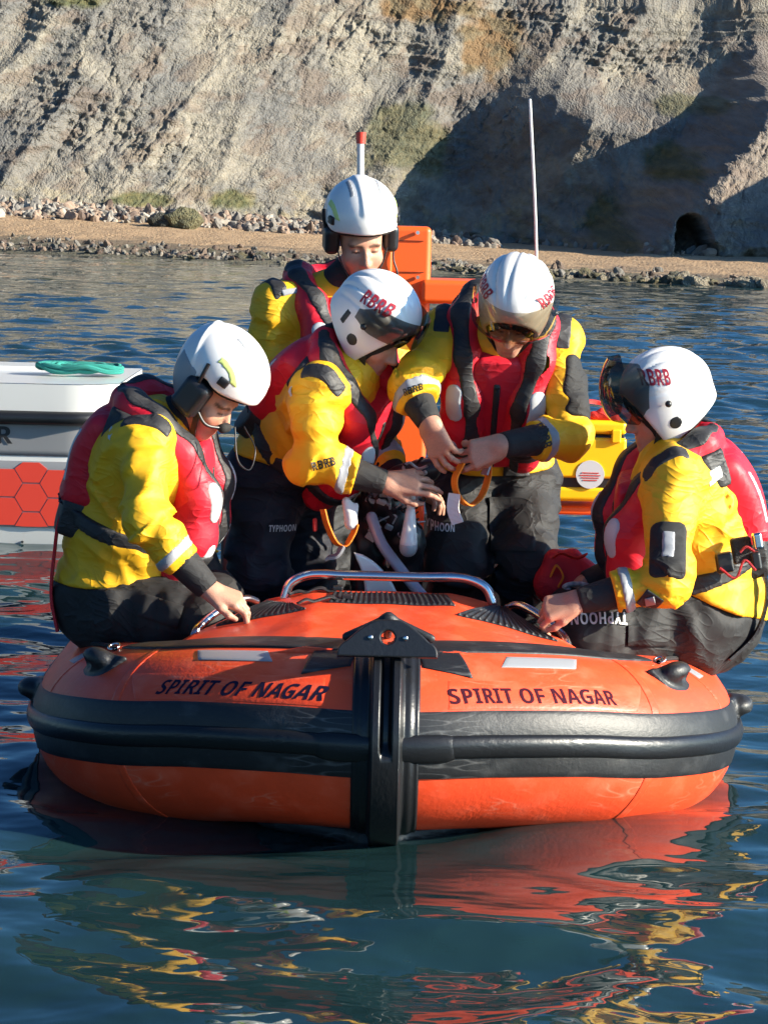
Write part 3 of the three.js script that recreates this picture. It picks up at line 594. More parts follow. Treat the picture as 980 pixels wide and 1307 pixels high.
// ---------------------------------------------------------------- white workboat behind
{
  const d = 11.2, wb = thing('white_workboat', 'white workboat with black rubbing strip and red hexagon pattern on its side', 'boat', V(-2.6, 0, -12));
  const x1 = P(150, 600, d).x, Y = py => P(0, py, d).y;
  // hull side: profile up the topsides, swept along x, rounding off at the end
  const prof = [[-0.25, 0.12], [-0.05, 0.05], [Y(672), 0.0], [Y(585), -0.02], [Y(525), -0.035], [Y(488), -0.07]];
  const hullAt = (x, y, off = 0) => { const t = clamp((x - (x1 - 0.2)) / 0.2); let k = 0; while (k < prof.length - 2 && y > prof[k + 1][0]) k++; const f = clamp((y - prof[k][0]) / (prof[k + 1][0] - prof[k][0])), back = lerp(prof[k][1], prof[k + 1][1], f); return V(x, y, -d - (0.12 * t * t) + (-back) + off - 0.0); };
  const sheer = x => Y(488) - 0.05 * (x + 1.9);
  const wall = (ya, yb, off, name, mat, parent = wb) => part(parent, name, gridGeo(40, 8, (a, b) => { const ib = clamp((b * 8 - 1) / 6), edge = b === 0 || b === 1; const x = lerp(-4.6, x1, a), y = lerp(ya, yb, ib), q = hullAt(x, y, edge ? -0.02 : off); q.u = x; q.v = y; return q; }), mat);
  const hull = wall(-0.3, Y(488), 0, 'hull', M.whiteGel);
  const deckG = gridGeo(20, 6, (a, b) => { const x = lerp(-4.6, x1, a), q = hullAt(x, Y(488)); return V(x, Y(488) + 0.004, lerp(q.z, -d - 1.1, b)); });
  part(wb, 'deck', deckG, M.whiteGel);
  const end = gridGeo(6, 6, (a, b) => { const y = lerp(-0.3, Y(488), b), q = hullAt(x1, y); return V(x1, y, lerp(q.z, -d - 1.1, a)); }); part(wb, 'transom', end, M.whiteGel);
  wall(Y(672), Y(587), 0.004, 'grey_band', M.greyGel);
  wall(Y(580), Y(536), 0.004, 'grey_band', M.greyGel);
  const rs = []; for (let i = 0; i <= 20; i++) { const x = lerp(-4.6, x1, i / 20); rs.push(hullAt(x, Y(531), 0.02)); } part(wb, 'rubbing_strip', tube(rs, 0.034, 40, 10), M.rubberGlossy);
  // coaming that carries the rope
  const cg = new RoundedBoxGeometry(3.2, 0.02, 1.0, 3, 0.008); cg.scale(1, 1, 0.3); cg.translate(P(60, 480, d).x - 1.5, Y(488) + 0.012, -d - 0.95); part(wb, 'coaming', cg, M.whiteGel);
  // hexagons
  const hr = 0.078; let n = 0;
  for (let col = -12; col < 4; col++) for (let row = 0; row < 3; row++) {
    const cx = P(41, 615, d).x + col * hr * 1.55, cy = Y(607) - row * hr * 1.79 + (col & 1 ? hr * 0.895 : 0) + hr * 0.5;
    if (cx > x1 - 0.1) continue;
    const pts = []; for (let k = 0; k < 6; k++) { const a = k * Math.PI / 3; pts.push([cx + Math.cos(a) * hr, clamp(cy + Math.sin(a) * hr * 0.98, Y(671), Y(588.5))]); }
    if (Math.max(...pts.map(p => p[1])) - Math.min(...pts.map(p => p[1])) < 0.03) continue;
    const pos = [], c = hullAt(cx, clamp(cy, Y(671), Y(588.5)), 0.008);
    for (let k = 0; k < 6; k++) { const A = pts[k], B = pts[(k + 1) % 6], a = hullAt(A[0], A[1], 0.008), b = hullAt(B[0], B[1], 0.008), a2 = hullAt(A[0], A[1], 0.002), b2 = hullAt(B[0], B[1], 0.002); for (const q of [c, a, b, a, a2, b2, a, b2, b]) pos.push(q.x, q.y, q.z); }
    const g = new THREE.BufferGeometry(); g.setAttribute('position', new THREE.Float32BufferAttribute(pos, 3)); g.computeVertexNormals(); part(wb, 'hexagon', g, M.redGel);
  }
  part(wb, 'lettering', lettering('R', 0.075, 0.083, (x, y) => hullAt(P(-2, 560, d).x + x, Y(565) + y, 0.009)), M.inkBlack);
  const nub = new THREE.CylinderGeometry(0.006, 0.006, 0.02, 8); nub.rotateX(Math.PI / 2); const nq = hullAt(P(28, 692, d).x, Y(692), 0.006); nub.translate(nq.x, nq.y, nq.z); part(wb, 'drain_hole', nub, M.blackPlastic);
  // coiled rope
  const pts = []; for (let i = 0; i < 90; i++) { const a = i * 0.55, r = 0.10 + 0.05 * noise(i * 0.2, 1, 1); const q = P(88, 476, d); pts.push(V(q.x + Math.cos(a) * r * 1.7 + 0.06 * noise(i * 0.3, 4, 1), Y(488) + 0.03 + 0.03 * rnd(), -d - 0.5 + Math.sin(a) * r)); }
  solo('coiled_rope', tube(pts, 0.013, 400, 6), M.teal, 'teal rope coiled loosely on the white workboat', 'rope');
}
// ---------------------------------------------------------------- people
const skinTone = [0.52, 0.25, 0.16];
function fabricFolds(f, amp, joints, s, limbs = []) {
  const ax = limbs.map(([a, b]) => { const d = b.clone().sub(a); return [a, d, d.lengthSq(), d.length()]; });
  return (x, y, z) => {
    const d = f(x, y, z); if (d > 0.036 || d < -0.036) return d;
    let best = 9, along = 0;
    for (let i = 0; i < ax.length; i++) { const [a, b, l2, l] = ax[i], px = x - a.x, py = y - a.y, pz = z - a.z, t = clamp((px * b.x + py * b.y + pz * b.z) / l2), q = Math.hypot(px - b.x * t, py - b.y * t, pz - b.z * t); if (q < best) { best = q; along = t * l + i * 3.7; } }
    let fold = 0;
    if (ax.length) {
      const w = along + 0.035 * noise(x * 7 + s, y * 7, z * 7) + 0.25 * (x * 0.8 - z * 0.6);
      fold = 2.4 * noise(w * 15, x * 5 + s, z * 5 + y * 2); fold = (fold > 0 ? 1 - Math.pow(1 - Math.min(fold, 1), 2) : -Math.pow(-fold, 0.75)) + 1.1 * (0.35 - Math.abs(noise(w * 9 + 5, y * 6 + s, x * 8)) * 2.2);
    }
    let j = 0.45; for (const q of joints) { const r2 = (x - q.x) ** 2 + (y - q.y) ** 2 + (z - q.z) ** 2; j += 0.9 * Math.exp(-r2 / 0.011); }
    const wx = x + 0.04 * noise(x * 5 + s, y * 5, z * 5), wy = y + 0.04 * noise(x * 5, y * 5 + s, z * 5);
    const r = 1 - 2.2 * Math.abs(noise(wx * 9 + s, wy * 6.5, z * 9)), r2 = 1 - 2.2 * Math.abs(noise(wx * 17 + wy * 9, wy * 15 + s, z * 17)), b = noise(wx * 4.2, wy * 4.2 + s, z * 4.2);
    return d - amp * (j * (0.3 * r + 0.3 * r2) + (0.5 + 0.5 * j) * fold + 0.35 * b);
  };
}
// hand: five fingers, each a chain of three bones; returns the field and its box
function hand(wrist, elbow, dir, palm, thumbSide, curls, thumb = [0.9, 0.5], spread = 1, size = 1) {
  const D = dir.clone().normalize(), N = palm.clone().addScaledVector(D, -palm.dot(D)).normalize(), S = D.clone().cross(N).normalize().multiplyScalar(thumbSide);
  const at = (d, s, n) => wrist.clone().addScaledVector(D, d * size).addScaledVector(S, s * size).addScaledVector(N, n * size);
  const fs = [], pts = [];
  const k = 0.012 * size;
  // palm from four rays
  const base = [[0.034, 0.088], [0.012, 0.092], [-0.010, 0.089], [-0.030, 0.081]];
  const palmFs = base.map(([s, d], i) => seg(at(0.008, s * 0.62, 0), at(d, s, -0.002), 0.0165 * size, 0.0125 * size));
  const palmF = uni(palmFs, 0.016 * size);
  const lens = [0.076, 0.085, 0.079, 0.062];
  const fingers = base.map(([s, d], i) => {
    let p = at(d, s, -0.002), a = 0; const out = [], spreadA = (1.5 - i) * 0.07 * spread;
    for (let b = 0; b < 3; b++) {
      a += curls[i][b]; const L = lens[i] * size * [0.46, 0.30, 0.26][b];
      const q = p.clone().addScaledVector(D, Math.cos(a) * L).addScaledVector(N, Math.sin(a) * L).addScaledVector(S, Math.sin(spreadA) * L);
      out.push(seg(p, q, [0.0098, 0.0088, 0.0080][b] * size, [0.0088, 0.0080, 0.0066][b] * size)); pts.push(q); p = q;
    }
    return uni(out, 0.004 * size);
  });
  const t0 = at(0.022, 0.028, 0.006), t1 = t0.clone().add(D.clone().multiplyScalar(0.034 * size).addScaledVector(S, 0.026 * size * thumb[0]).addScaledVector(N, 0.022 * size * thumb[1]));
  const t2 = t1.clone().add(D.clone().multiplyScalar(0.027 * size).addScaledVector(S, 0.008 * size * thumb[0]).addScaledVector(N, 0.022 * size * thumb[1])), t3 = t2.clone().add(D.clone().multiplyScalar(0.022 * size).addScaledVector(S, -0.004 * size).addScaledVector(N, 0.016 * size * thumb[1]));
  const thumbF = uni([seg(t0, t1, 0.0155 * size, 0.0115 * size), seg(t1, t2, 0.0112 * size, 0.0096 * size), seg(t2, t3, 0.0096 * size, 0.0074 * size)], 0.006 * size);
  const wristF = uni([seg(wrist.clone().addScaledVector(D, -0.012), at(0.012, 0, 0), 0.0245 * size, 0.0225 * size), seg(mix(wrist, elbow, 0.2), wrist, 0.027, 0.0245)], 0.01);
  pts.push(t3, wrist, at(0.09, 0.03, 0), at(0.09, -0.03, 0));
  const f = (x, y, z) => {
    let d = smin(smin(palmF(x, y, z), wristF(x, y, z), 0.02), thumbF(x, y, z), k);
    for (const q of fingers) { const e = q(x, y, z); d = smin(d, e, 0.005); }
    return d;
  };
  return { f, box: around(pts, 0.045), grip: at(0.11, 0, 0.03), tips: pts };
}
function headField(H) {
  const fs = uni([ell(0, 0.0, -0.012, 0.078, 0.105, 0.098), ell(0, -0.075, 0.022, 0.068, 0.082, 0.078), ell(0, -0.135, 0.045, 0.046, 0.05, 0.052)], 0.03);
  const nose = uni([seg(V(0, -0.048, 0.094), V(0, -0.092, 0.118), 0.0085, 0.0135), seg(V(-0.012, -0.097, 0.104), V(0.012, -0.097, 0.104), 0.009)], 0.01);
  const brow = seg(V(-0.042, -0.028, 0.078), V(0.042, -0.028, 0.078), 0.014), chin = seg(V(-0.012, -0.168, 0.070), V(0.012, -0.168, 0.070), 0.019);
  const cheek = (x, y, z) => ell(0.044, -0.088, 0.062, 0.024, 0.026, 0.024)(Math.abs(x), y, z), socket = (x, y, z) => ell(0.032, -0.050, 0.098, 0.019, 0.0125, 0.018)(Math.abs(x), y, z);
  const lips = uni([seg(V(-0.020, -0.1275, 0.091), V(0.020, -0.1275, 0.091), 0.0062), seg(V(-0.016, -0.138, 0.091), V(0.016, -0.138, 0.091), 0.007)], 0.002);
  const lid = (x, y, z) => ell(0.032, -0.050, 0.077, 0.0145, 0.0115, 0.0135)(Math.abs(x), y, z);
  return H.wrap((x, y, z) => { let d = smin(fs(x, y, z), brow(x, y, z), 0.016); d = smin(d, chin(x, y, z), 0.025); d = smin(d, cheek(x, y, z), 0.025); d = smax(d, -socket(x, y, z), 0.012); d = smin(d, lid(x, y, z), 0.004); d = smin(d, nose(x, y, z), 0.010); return smin(d, lips(x, y, z), 0.004); });
}
// helmet with full ear cover, sculpted flutes, lettering and a visor
function helmetLettered(root, H, o) {
  const raw = (x, y, z) => { const rx = 0.126, ry = y > 0 ? 0.128 : 0.235, rz = 0.150 + 0.016 * sstep(0.01, -0.07, y); const k0 = Math.hypot(x / rx, y / ry, z / rz), k1 = Math.hypot(x / rx / rx, y / ry / ry, z / rz / rz); return k1 < 1e-6 ? -0.1 : k0 * (k0 - 1) / k1; };
  const flutes = (x, y, z) => { const a = Math.abs(Math.atan2(x, Math.max(y + 0.05, 0.001))), w = sstep(-0.03, 0.03, y) * sstep(0.152, 0.10, Math.abs(z + 0.01)); let g = 0; for (const c of [0.14, 0.46, 0.80, 1.12]) g += Math.exp(-Math.pow((a - c - 0.6 * z) / 0.05, 2)); return -0.0055 * w * g; };
  const outer = (x, y, z) => raw(x, y, z) - flutes(x, y, z);
  const cuts = (x, y, z, m = 0) => { const c1 = -((y + 0.062) * 0.83 + (z + 0.145) * 0.555) - m, c2 = ((z - 0.042) * 0.845 - (y + 0.168) * 0.535) - m; return smax(c1, c2, 0.022); };
  const shellF = (x, y, z) => smax(smax(outer(x, y, z), cuts(x, y, z), 0.006), -(raw(x, y, z) + 0.013), 0.004);
  const box = around([H.at(0.13, 0.13, 0.16), H.at(-0.13, 0.13, 0.16), H.at(0.13, -0.19, 0.16), H.at(-0.13, -0.19, 0.16), H.at(0.13, 0.13, -0.17), H.at(-0.13, 0.13, -0.17), H.at(0.13, -0.19, -0.17), H.at(-0.13, -0.19, -0.17)], 0.02);
  const shell = part(root, 'helmet', solid(H.wrap(shellF), box, 0.0046), M.helmet, o.label);
  const liner = (x, y, z) => smax(smax(raw(x, y, z) + 0.0135, cuts(x, y, z, 0.012), 0.006), -(raw(x, y, z) + 0.030), 0.004);
  part(shell, 'padding', solid(H.wrap(liner), box, 0.0065), M.padding);
  const onShell = (side, z, y, off) => { // a point on the shell from its height and length
    let lo = 0, hi = 0.2; for (let i = 0; i < 22; i++) { const m = (lo + hi) / 2; if (raw(m * side, y, z) < off) lo = m; else hi = m; } return H.at(lo * side, y, z); };
  const patch = (name, region, off, mat, pt) => part(shell, name, solid(H.wrap((x, y, z) => smax(Math.max(outer(x, y, z) - off, -(raw(x, y, z) + 0.006)), region(x, y, z), 0.002)), around(pt, 0.05), 0.0034), mat);
  for (const s of o.sides) {
    patch('ear_vent', (x, y, z) => x * s < 0 ? 1 : Math.hypot(y + 0.098, z - 0.012) - 0.021, 0.0015, M.blackPlastic, [onShell(s, 0.012, -0.098, 0)]);
    if (o.square) patch('black_square', (x, y, z) => x * s < 0 ? 1 : Math.max(Math.abs((y + 0.045) * 0.97 + (z + 0.045) * 0.2) - 0.026, Math.abs((z + 0.045) * 0.97 - (y + 0.045) * 0.2) - 0.0105), 0.0015, M.blackPlastic, [onShell(s, -0.045, -0.045, 0)]);
    // lettering lies on the upper side and follows the shell
    const w = o.letter[0], h = o.letter[1], [y0, z0, tilt] = o.letter.slice(2);
    part(shell, 'helmet_lettering', lettering('RBRB', w, h, (a, b) => { const along = (a - w / 2) * (s > 0 ? -1 : 1), y = y0 + b * 0.8 + along * tilt; return onShell(s, z0 + along + b * (s > 0 ? -0 : 0), y, 0.0022); }, { fine: 0.008 }), M.maroon);
  }
  // visor: a curved pane turning on side pivots
  const pane = (n, m) => gridGeo(n, m, (a, b) => {
    const th = lerp(-1, 1, a) * o.visor.half, side = Math.abs(lerp(-1, 1, a)), e = lerp(o.visor.top, lerp(o.visor.low, o.visor.lowSide ?? o.visor.low, Math.pow(side, 2.4)), b);
    const taper = sstep(1.02, 0.75, side), mid = lerp(o.visor.top, o.visor.low, 0.5), el = lerp(mid * 0.3 - 0.05, e, 0.35 + 0.65 * taper);
    const R = 0.146, rr = 0.176, y = Math.sin(el) * 0.155, c = Math.cos(el * 0.9);
    const x = Math.sin(th) * R * (0.9 + 0.1 * c), z = Math.cos(th) * rr * c + (o.visor.push ?? 0) * Math.cos(th);
    const s = Math.sin(o.visor.turn), k = Math.cos(o.visor.turn);
    const yy = y + 0.025, q = H.at(x, yy * k - z * -s - 0.025, z * k + yy * -s); return q;
  });
  part(shell, 'visor', pane(40, 20), o.visor.mat);
  for (const s of o.sides) { const c = H.at(s * 0.136, -0.03, 0.035), g = new THREE.SphereGeometry(0.010, 14, 10); g.translate(c.x, c.y, c.z); part(shell, 'visor_pivot', g, M.blackPlastic); }
  return shell;
}
// rescue helmet with open ears, reflective marks and a headset
function helmetRescue(root, H, o) {
  const raw = (x, y, z) => { const rx = 0.130, ry = y > 0 ? 0.132 : 0.20, rz = 0.158; const k0 = Math.hypot(x / rx, y / ry, z / rz), k1 = Math.hypot(x / rx / rx, y / ry / ry, z / rz / rz); return k1 < 1e-6 ? -0.1 : k0 * (k0 - 1) / k1; };
  const outer = (x, y, z) => raw(x, y, z) - 0.006 * sstep(0.012, 0.0, Math.abs(z * 0.75 + 0.35 * y + 0.055)) * sstep(-0.06, 0.0, y) - 0.005 * sstep(0.032, 0.022, Math.abs(x)) * sstep(0.03, 0.06, y);
  const cut = (x, y, z) => { const rim = -0.026 - 0.065 * sstep(0.02, -0.09, z) - 0.03 * sstep(0.0, 0.05, z) * sstep(0.14, 0.06, z) * 0.4; return rim - y; };
  const ear = (x, y, z) => Math.hypot(y + 0.085, z - 0.012) - 0.045;
  const shellF = (x, y, z) => smax(smax(smax(outer(x, y, z), cut(x, y, z), 0.008), -ear(x, y, z), 0.01), -(raw(x, y, z) + 0.013), 0.004);
  const box = around([[1, 1], [1, -1], [-1, 1], [-1, -1]].flatMap(([a, b]) => [H.at(a * 0.13, 0.13, b * 0.16), H.at(a * 0.13, -0.11, b * 0.16)]), 0.02);
  const shell = part(root, 'helmet', solid(H.wrap(shellF), box, 0.0046), M.helmet, o.label);
  part(shell, 'padding', solid(H.wrap((x, y, z) => smax(smax(raw(x, y, z) + 0.0135, cut(x, y, z) - 0.012, 0.006), -(raw(x, y, z) + 0.03), 0.004)), box, 0.0065), M.padding);
  const patch = (name, region, off, mat, pt) => part(shell, name, solid(H.wrap((x, y, z) => smax(Math.max(outer(x, y, z) - off, -(raw(x, y, z) + 0.006)), region(x, y, z), 0.002)), around(pt, 0.075), 0.004), mat);
  for (const s of [1, -1]) {
    patch('reflective_stripe', (x, y, z) => y < 0 ? 1 : Math.max(Math.abs(x - s * 0.052) - 0.0085, Math.abs(z - 0.035) - 0.05), 0.0016, M.silver, [H.at(s * 0.052, 0.10, 0.035), H.at(s * 0.052, 0.11, 0)]);
    patch('fluorescent_mark', (x, y, z) => x * s < 0.02 ? 1 : Math.max(Math.abs(Math.hypot(y + 0.03, z - 0.02) - 0.083) - 0.011, -(y - 0.012), Math.abs(z - 0.065) - 0.062), 0.0016, M.fluoYellow, [H.at(s * 0.11, 0.04, 0.05), H.at(s * 0.10, 0.05, 0.09)]);
    patch('reflective_corner', (x, y, z) => x * s < 0.03 ? 1 : Math.max(y + 0.032 + 0.1 * z, Math.abs(z + 0.075) - 0.05), 0.0016, M.silver, [H.at(s * 0.11, -0.06, -0.06)]);
    patch('lamp_mount', (x, y, z) => x * s < 0.02 ? 1 : Math.max(Math.abs(y - 0.004) - 0.015, Math.abs(z - 0.062) - 0.016), 0.008, M.blackPlastic, [H.at(s * 0.118, 0.004, 0.06)]);
    // headset cup
    const big = o.mic ? 1.2 : 1, c = rbox(s * 0.108, -0.088 - (big - 1) * 0.1, 0.005, 0.028 * big, 0.052 * big, 0.040 * big, 0.022);
    const cup = part(shell, 'headset_cup', solid(H.wrap(c), around([H.at(s * 0.108, -0.088, 0.005)], 0.085), 0.0055), M.blackPlastic);
    part(cup, 'headset_arm', tube([H.at(s * 0.128, -0.05, 0.0), H.at(s * 0.136, -0.01, -0.005), H.at(s * 0.136, 0.02, -0.01)], 0.006, 12, 8), M.blackPlastic);
  }
  if (o.mic) {
    const a = H.at(o.mic * 0.105, -0.125, 0.03), b = H.at(o.mic * 0.085, -0.155, 0.09), c = H.at(o.mic * 0.03, -0.145, 0.128);
    const m = part(shell, 'microphone_boom', tube([a, b, c], 0.005, 16, 7), M.blackPlastic);
    part(m, 'microphone', solid(seg(c, H.at(o.mic * 0.005, -0.142, 0.130), 0.015), around([c], 0.05), 0.005), M.padding);
  }
  return shell;
}
function person(o) {
  const J = {}; for (const k in o.j) J[k] = P(...o.j[k]);
  const root = thing('person', o.label, 'person', V(J.pelvis.x, o.ground, J.pelvis.z), 'crew in yellow drysuits and white helmets');
  const T0 = frame(mix(J.sL, J.sR, 0.5), o.front, mix(J.sL, J.sR, 0.5).sub(J.pelvis));
  const up = mix(J.sL, J.sR, 0.5).sub(J.pelvis).normalize(), T = frame(mix(J.sL, J.sR, 0.5), o.front.clone().addScaledVector(up, -o.front.dot(up)), up);
  const hk = o.headScale ?? 1, H = frame(J.head, o.look, o.crown, hk);
  const len = mix(J.sL, J.sR, 0.5).distanceTo(J.pelvis);
  const g = o.girth ?? 1;
  const belly = mix(J.pelvis, T.o, 0.45).addScaledVector(T.Z, 0.01), chest = T.at(0, -0.13, 0.0);
  const sLi = mix(J.sL, T.o, 0.12), sRi = mix(J.sR, T.o, 0.12);
  // yellow upper suit
  const torso = uni([seg(J.pelvis, belly, 0.150 * g, 0.150 * g), seg(belly, chest, 0.150 * g, 0.150 * g), seg(mix(chest, J.sL, 0.45), mix(chest, J.sR, 0.45), 0.125 * g), seg(sLi, sRi, 0.080), seg(chest, T.at(0, 0.05, 0), 0.12, 0.08), seg(mix(J.hL, J.pelvis, 0.2), mix(J.hR, J.pelvis, 0.2), 0.135 * g)], 0.07);
  const cuffT = o.cuff ?? 0.60;
  const arm = (s, e, w) => uni([seg(s, e, 0.076, 0.064), seg(e, mix(e, w, cuffT), 0.060, 0.053)], 0.05);
  const armL = arm(J.sL, J.eL, J.wL), armR = arm(J.sR, J.eR, J.wR);
  const suit0 = uni([torso, armL, armR], 0.035), suitF = fabricFolds(suit0, 0.0098, [J.eL, J.eR, J.sL, J.sR, belly, J.pelvis], o.seed, [[J.pelvis, T.o], [J.sL, J.eL], [J.eL, J.wL], [J.sR, J.eR], [J.eR, J.wR]]);
  const wp = mix(J.pelvis, T.o, o.waist ?? 0.12), wn = (o.waistUp ?? up).clone().normalize();
  const wristCut = (e, w, x, y, z) => { const c = mix(e, w, cuffT), d = w.clone().sub(e).normalize(); return [c, d]; };
  const [cl, dl] = wristCut(J.eL, J.wL), [cr, dr] = wristCut(J.eR, J.wR);
  const capEnd = (c, d) => (x, y, z) => { const px = x - c.x, py = y - c.y, pz = z - c.z, a = px * d.x + py * d.y + pz * d.z; return px * px + py * py + pz * pz < 0.0196 ? a : -1; };
  const endL = capEnd(cl, dl), endR = capEnd(cr, dr);
  const below = (x, y, z) => -((x - wp.x) * wn.x + (y - wp.y) * wn.y + (z - wp.z) * wn.z);
  const nearArm = (x, y, z) => Math.min(armL(x, y, z), armR(x, y, z));
  const jacketF = (x, y, z) => { let d = suitF(x, y, z); let b = below(x, y, z); if (b > 0 && nearArm(x, y, z) < 0.012) b = -0.01; d = smax(d, b, 0.012); return Math.max(d, endL(x, y, z), endR(x, y, z)); };
  const jbox = around([J.pelvis, J.sL, J.sR, J.eL, J.eR, cl, cr, T.at(0, 0.1, 0)], 0.19);
  const jacket = part(root, 'drysuit_top', solid(jacketF, jbox, 0.0074), M.yellow);
  const patch = (parent, name, base, off, region, pts, m, mat, cell = 0.0062, label) => part(parent, name, solid((x, y, z) => smax(base(x, y, z) - off, region(x, y, z), 0.003), around(pts, m), cell), mat, label);
  // black lower suit
  const leg = (h, k, a) => uni([seg(h, k, 0.118 * g, 0.098), seg(k, a, 0.094, 0.080)], 0.05);
  const foot = (a) => seg(a.clone().add(V(0, -0.03, 0)), a.clone().addScaledVector(o.footDir ?? o.front.clone().setY(0).normalize(), 0.15).add(V(0, -0.045, 0)), 0.055, 0.045);
  const legs0 = uni([torso, leg(J.hL, J.kL, J.aL), leg(J.hR, J.kR, J.aR), foot(J.aL), foot(J.aR)], 0.045);
  const legsN = uni([leg(J.hL, J.kL, J.aL), leg(J.hR, J.kR, J.aR)], 0.045);
  const legsFold = fabricFolds(legs0, 0.0125, [J.kL, J.kR, J.hL, J.hR], o.seed + 7, [[J.hL, J.kL], [J.kL, J.aL], [J.hR, J.kR], [J.kR, J.aR]]);
  const lbox = around([J.hL, J.hR, J.kL, J.kR, J.aL, J.aR, J.pelvis], 0.22);
  part(root, 'drysuit_trousers', solid((x, y, z) => { const d = legsFold(x, y, z); let c = -below(x, y, z) - 0.004; if (c > 0 && legsN(x, y, z) < 0.0) c = -0.01; return smax(d + 0.004, c, 0.01); }, lbox, 0.0105), o.trouser ?? M.black);
  // body under the suit, head and hands in one mesh
  const HF = frame(H.at(0, o.helmet.kind === 'rescue' ? -0.055 : -0.026, o.helmet.kind === 'rescue' ? 0.008 : 0.018), o.look, o.crown, hk), neckTop = HF.at(0, -0.12, -0.025), hf = headField(HF);
  const bodyF = uni([seg(J.pelvis, chest, 0.11, 0.11), seg(sLi, sRi, 0.055), seg(T.at(0, 0.0, -0.01), neckTop, 0.06, 0.056), seg(J.sL, J.eL, 0.05, 0.04), seg(J.eL, J.wL, 0.04, 0.026), seg(J.sR, J.eR, 0.05, 0.04), seg(J.eR, J.wR, 0.04, 0.026), seg(J.hL, J.kL, 0.08, 0.055), seg(J.kL, J.aL, 0.055, 0.038), seg(J.hR, J.kR, 0.08, 0.055), seg(J.kR, J.aR, 0.055, 0.038)], 0.03);
  const bb = around(Object.values(J), 0.1);
  const HX = H; const pieces = [solid(bodyF, bb, 0.018), solid((x, y, z) => smin(hf(x, y, z), seg(T.o, neckTop, 0.055, 0.054)(x, y, z), 0.02), around([H.at(0, 0, 0), H.at(0, -0.17, 0.05)], 0.13), 0.0048)];
  const hands = {};
  for (const side of ['L', 'R']) { const h = o['hand' + side]; if (!h) continue; const hd = hands[side] = hand(J['w' + side], J['e' + side], h.dir, h.palm, (side === 'L' ? 1 : -1) * (h.flip ?? 1), h.curls, h.thumb, h.spread, h.size ?? 1.02); pieces.push(solid(hd.f, hd.box, 0.0034)); }
  const bodyG = mergeGeometries(pieces);
  colored(bodyG, (x, y, z) => {
    const n = 1 + 0.10 * fbm(x * 30, y * 30, z * 30, 3), px = x - HF.o.x, py = y - HF.o.y, pz = z - HF.o.z, a = px * H.X.x + py * H.X.y + pz * H.X.z, b = px * H.Y.x + py * H.Y.y + pz * H.Y.z, c = px * H.Z.x + py * H.Z.y + pz * H.Z.z;
    let k = [skinTone[0] * n, skinTone[1] * n, skinTone[2] * n];
    if (c > 0.05) { // lips, ruddy cheeks and nose, brows, stubble
      k = mix3(k, [0.42, 0.13, 0.10], sstep(0.0085, 0.005, Math.abs(b + 0.1325)) * 0.7 * sstep(0.026, 0.018, Math.abs(a)));
      k = mix3(k, [0.56, 0.20, 0.14], 0.5 * sstep(0.03, 0.012, Math.hypot(Math.abs(a) - 0.042, b + 0.085)) + 0.4 * sstep(0.02, 0.008, Math.hypot(a, b + 0.093)));
      k = mix3(k, [0.07, 0.045, 0.03], 0.85 * sstep(0.0075, 0.004, Math.abs(b + 0.026 + 0.25 * Math.abs(Math.abs(a) - 0.03))) * sstep(0.026, 0.019, Math.abs(Math.abs(a) - 0.032)));
      k = mix3(k, [0.06, 0.04, 0.03], 0.9 * sstep(0.0042, 0.0025, Math.abs(b + 0.052)) * sstep(0.015, 0.011, Math.abs(Math.abs(a) - 0.032)));
    }
    if (b < -0.10 && c > 0.0) k = mix3(k, [0.25, 0.15, 0.115], (0.32 + 0.3 * noise(x * 300, y * 300, z * 300)) * sstep(-0.10, -0.125, b) * sstep(0.015, 0.03, Math.hypot(a, (b + 0.132) * 2)));
    return k;
  });
  const body = part(root, 'body', bodyG, M.skin);
  // hair showing under the helmet at the nape
  part(root, 'hair', solid(H.wrap((x, y, z) => smax(ell(0, -0.015, -0.02, 0.086, 0.112, 0.100)(x, y, z) , Math.max(z - 0.005, -0.115 - y), 0.01)), around([H.at(0, -0.02, -0.02)], 0.13), 0.007), M.hair);
  // chin strap
  part(root, 'chin_strap', strap([HF.at(0.092, -0.06, 0.03), HF.at(0.072, -0.12, 0.045), HF.at(0.035, -0.178, 0.058), HF.at(0, -0.192, 0.062), HF.at(-0.035, -0.178, 0.058), HF.at(-0.072, -0.12, 0.045), HF.at(-0.092, -0.06, 0.03)], HF.dir(0, 0.3, 1), 0.018, 0.003, 40), M.webbing);
  // neck seal
  part(root, 'neck_seal', solid(seg(T.at(0, 0.03, 0.0), mix(T.o, neckTop, 0.62), 0.082, 0.068), around([T.o, neckTop], 0.1), 0.008), M.neoprene);
  // cuffs and sleeve details
  for (const side of ['L', 'R']) {
    const e = J['e' + side], w = J['w' + side], s = J['s' + side], d = w.clone().sub(e).normalize(), L = w.distanceTo(e);
    const fore = fabricFolds(seg(mix(e, w, cuffT - 0.12), w, 0.050, 0.037), 0.003, [], o.seed + 3);
    const cut = (x, y, z) => ((x - w.x) * d.x + (y - w.y) * d.y + (z - w.z) * d.z);
    part(jacket, 'cuff', solid((x, y, z) => smax(fore(x, y, z), cut(x, y, z), 0.006), around([mix(e, w, cuffT - 0.15), w], 0.07), 0.0065), M.neoprene);
    const along = (x, y, z) => ((x - e.x) * d.x + (y - e.y) * d.y + (z - e.z) * d.z);
    const forearmOnly = seg(e, w, 0.10);
    const t1 = L * cuffT - 0.022, t0 = t1 - 0.032;
    patch(jacket, 'reflective_band', suitF, 0.0022, (x, y, z) => { const a = along(x, y, z); return Math.max(t0 - a, a - t1, forearmOnly(x, y, z)); }, [mix(e, w, (t0 - 0.02) / L), mix(e, w, t1 / L)], 0.10, M.silver);
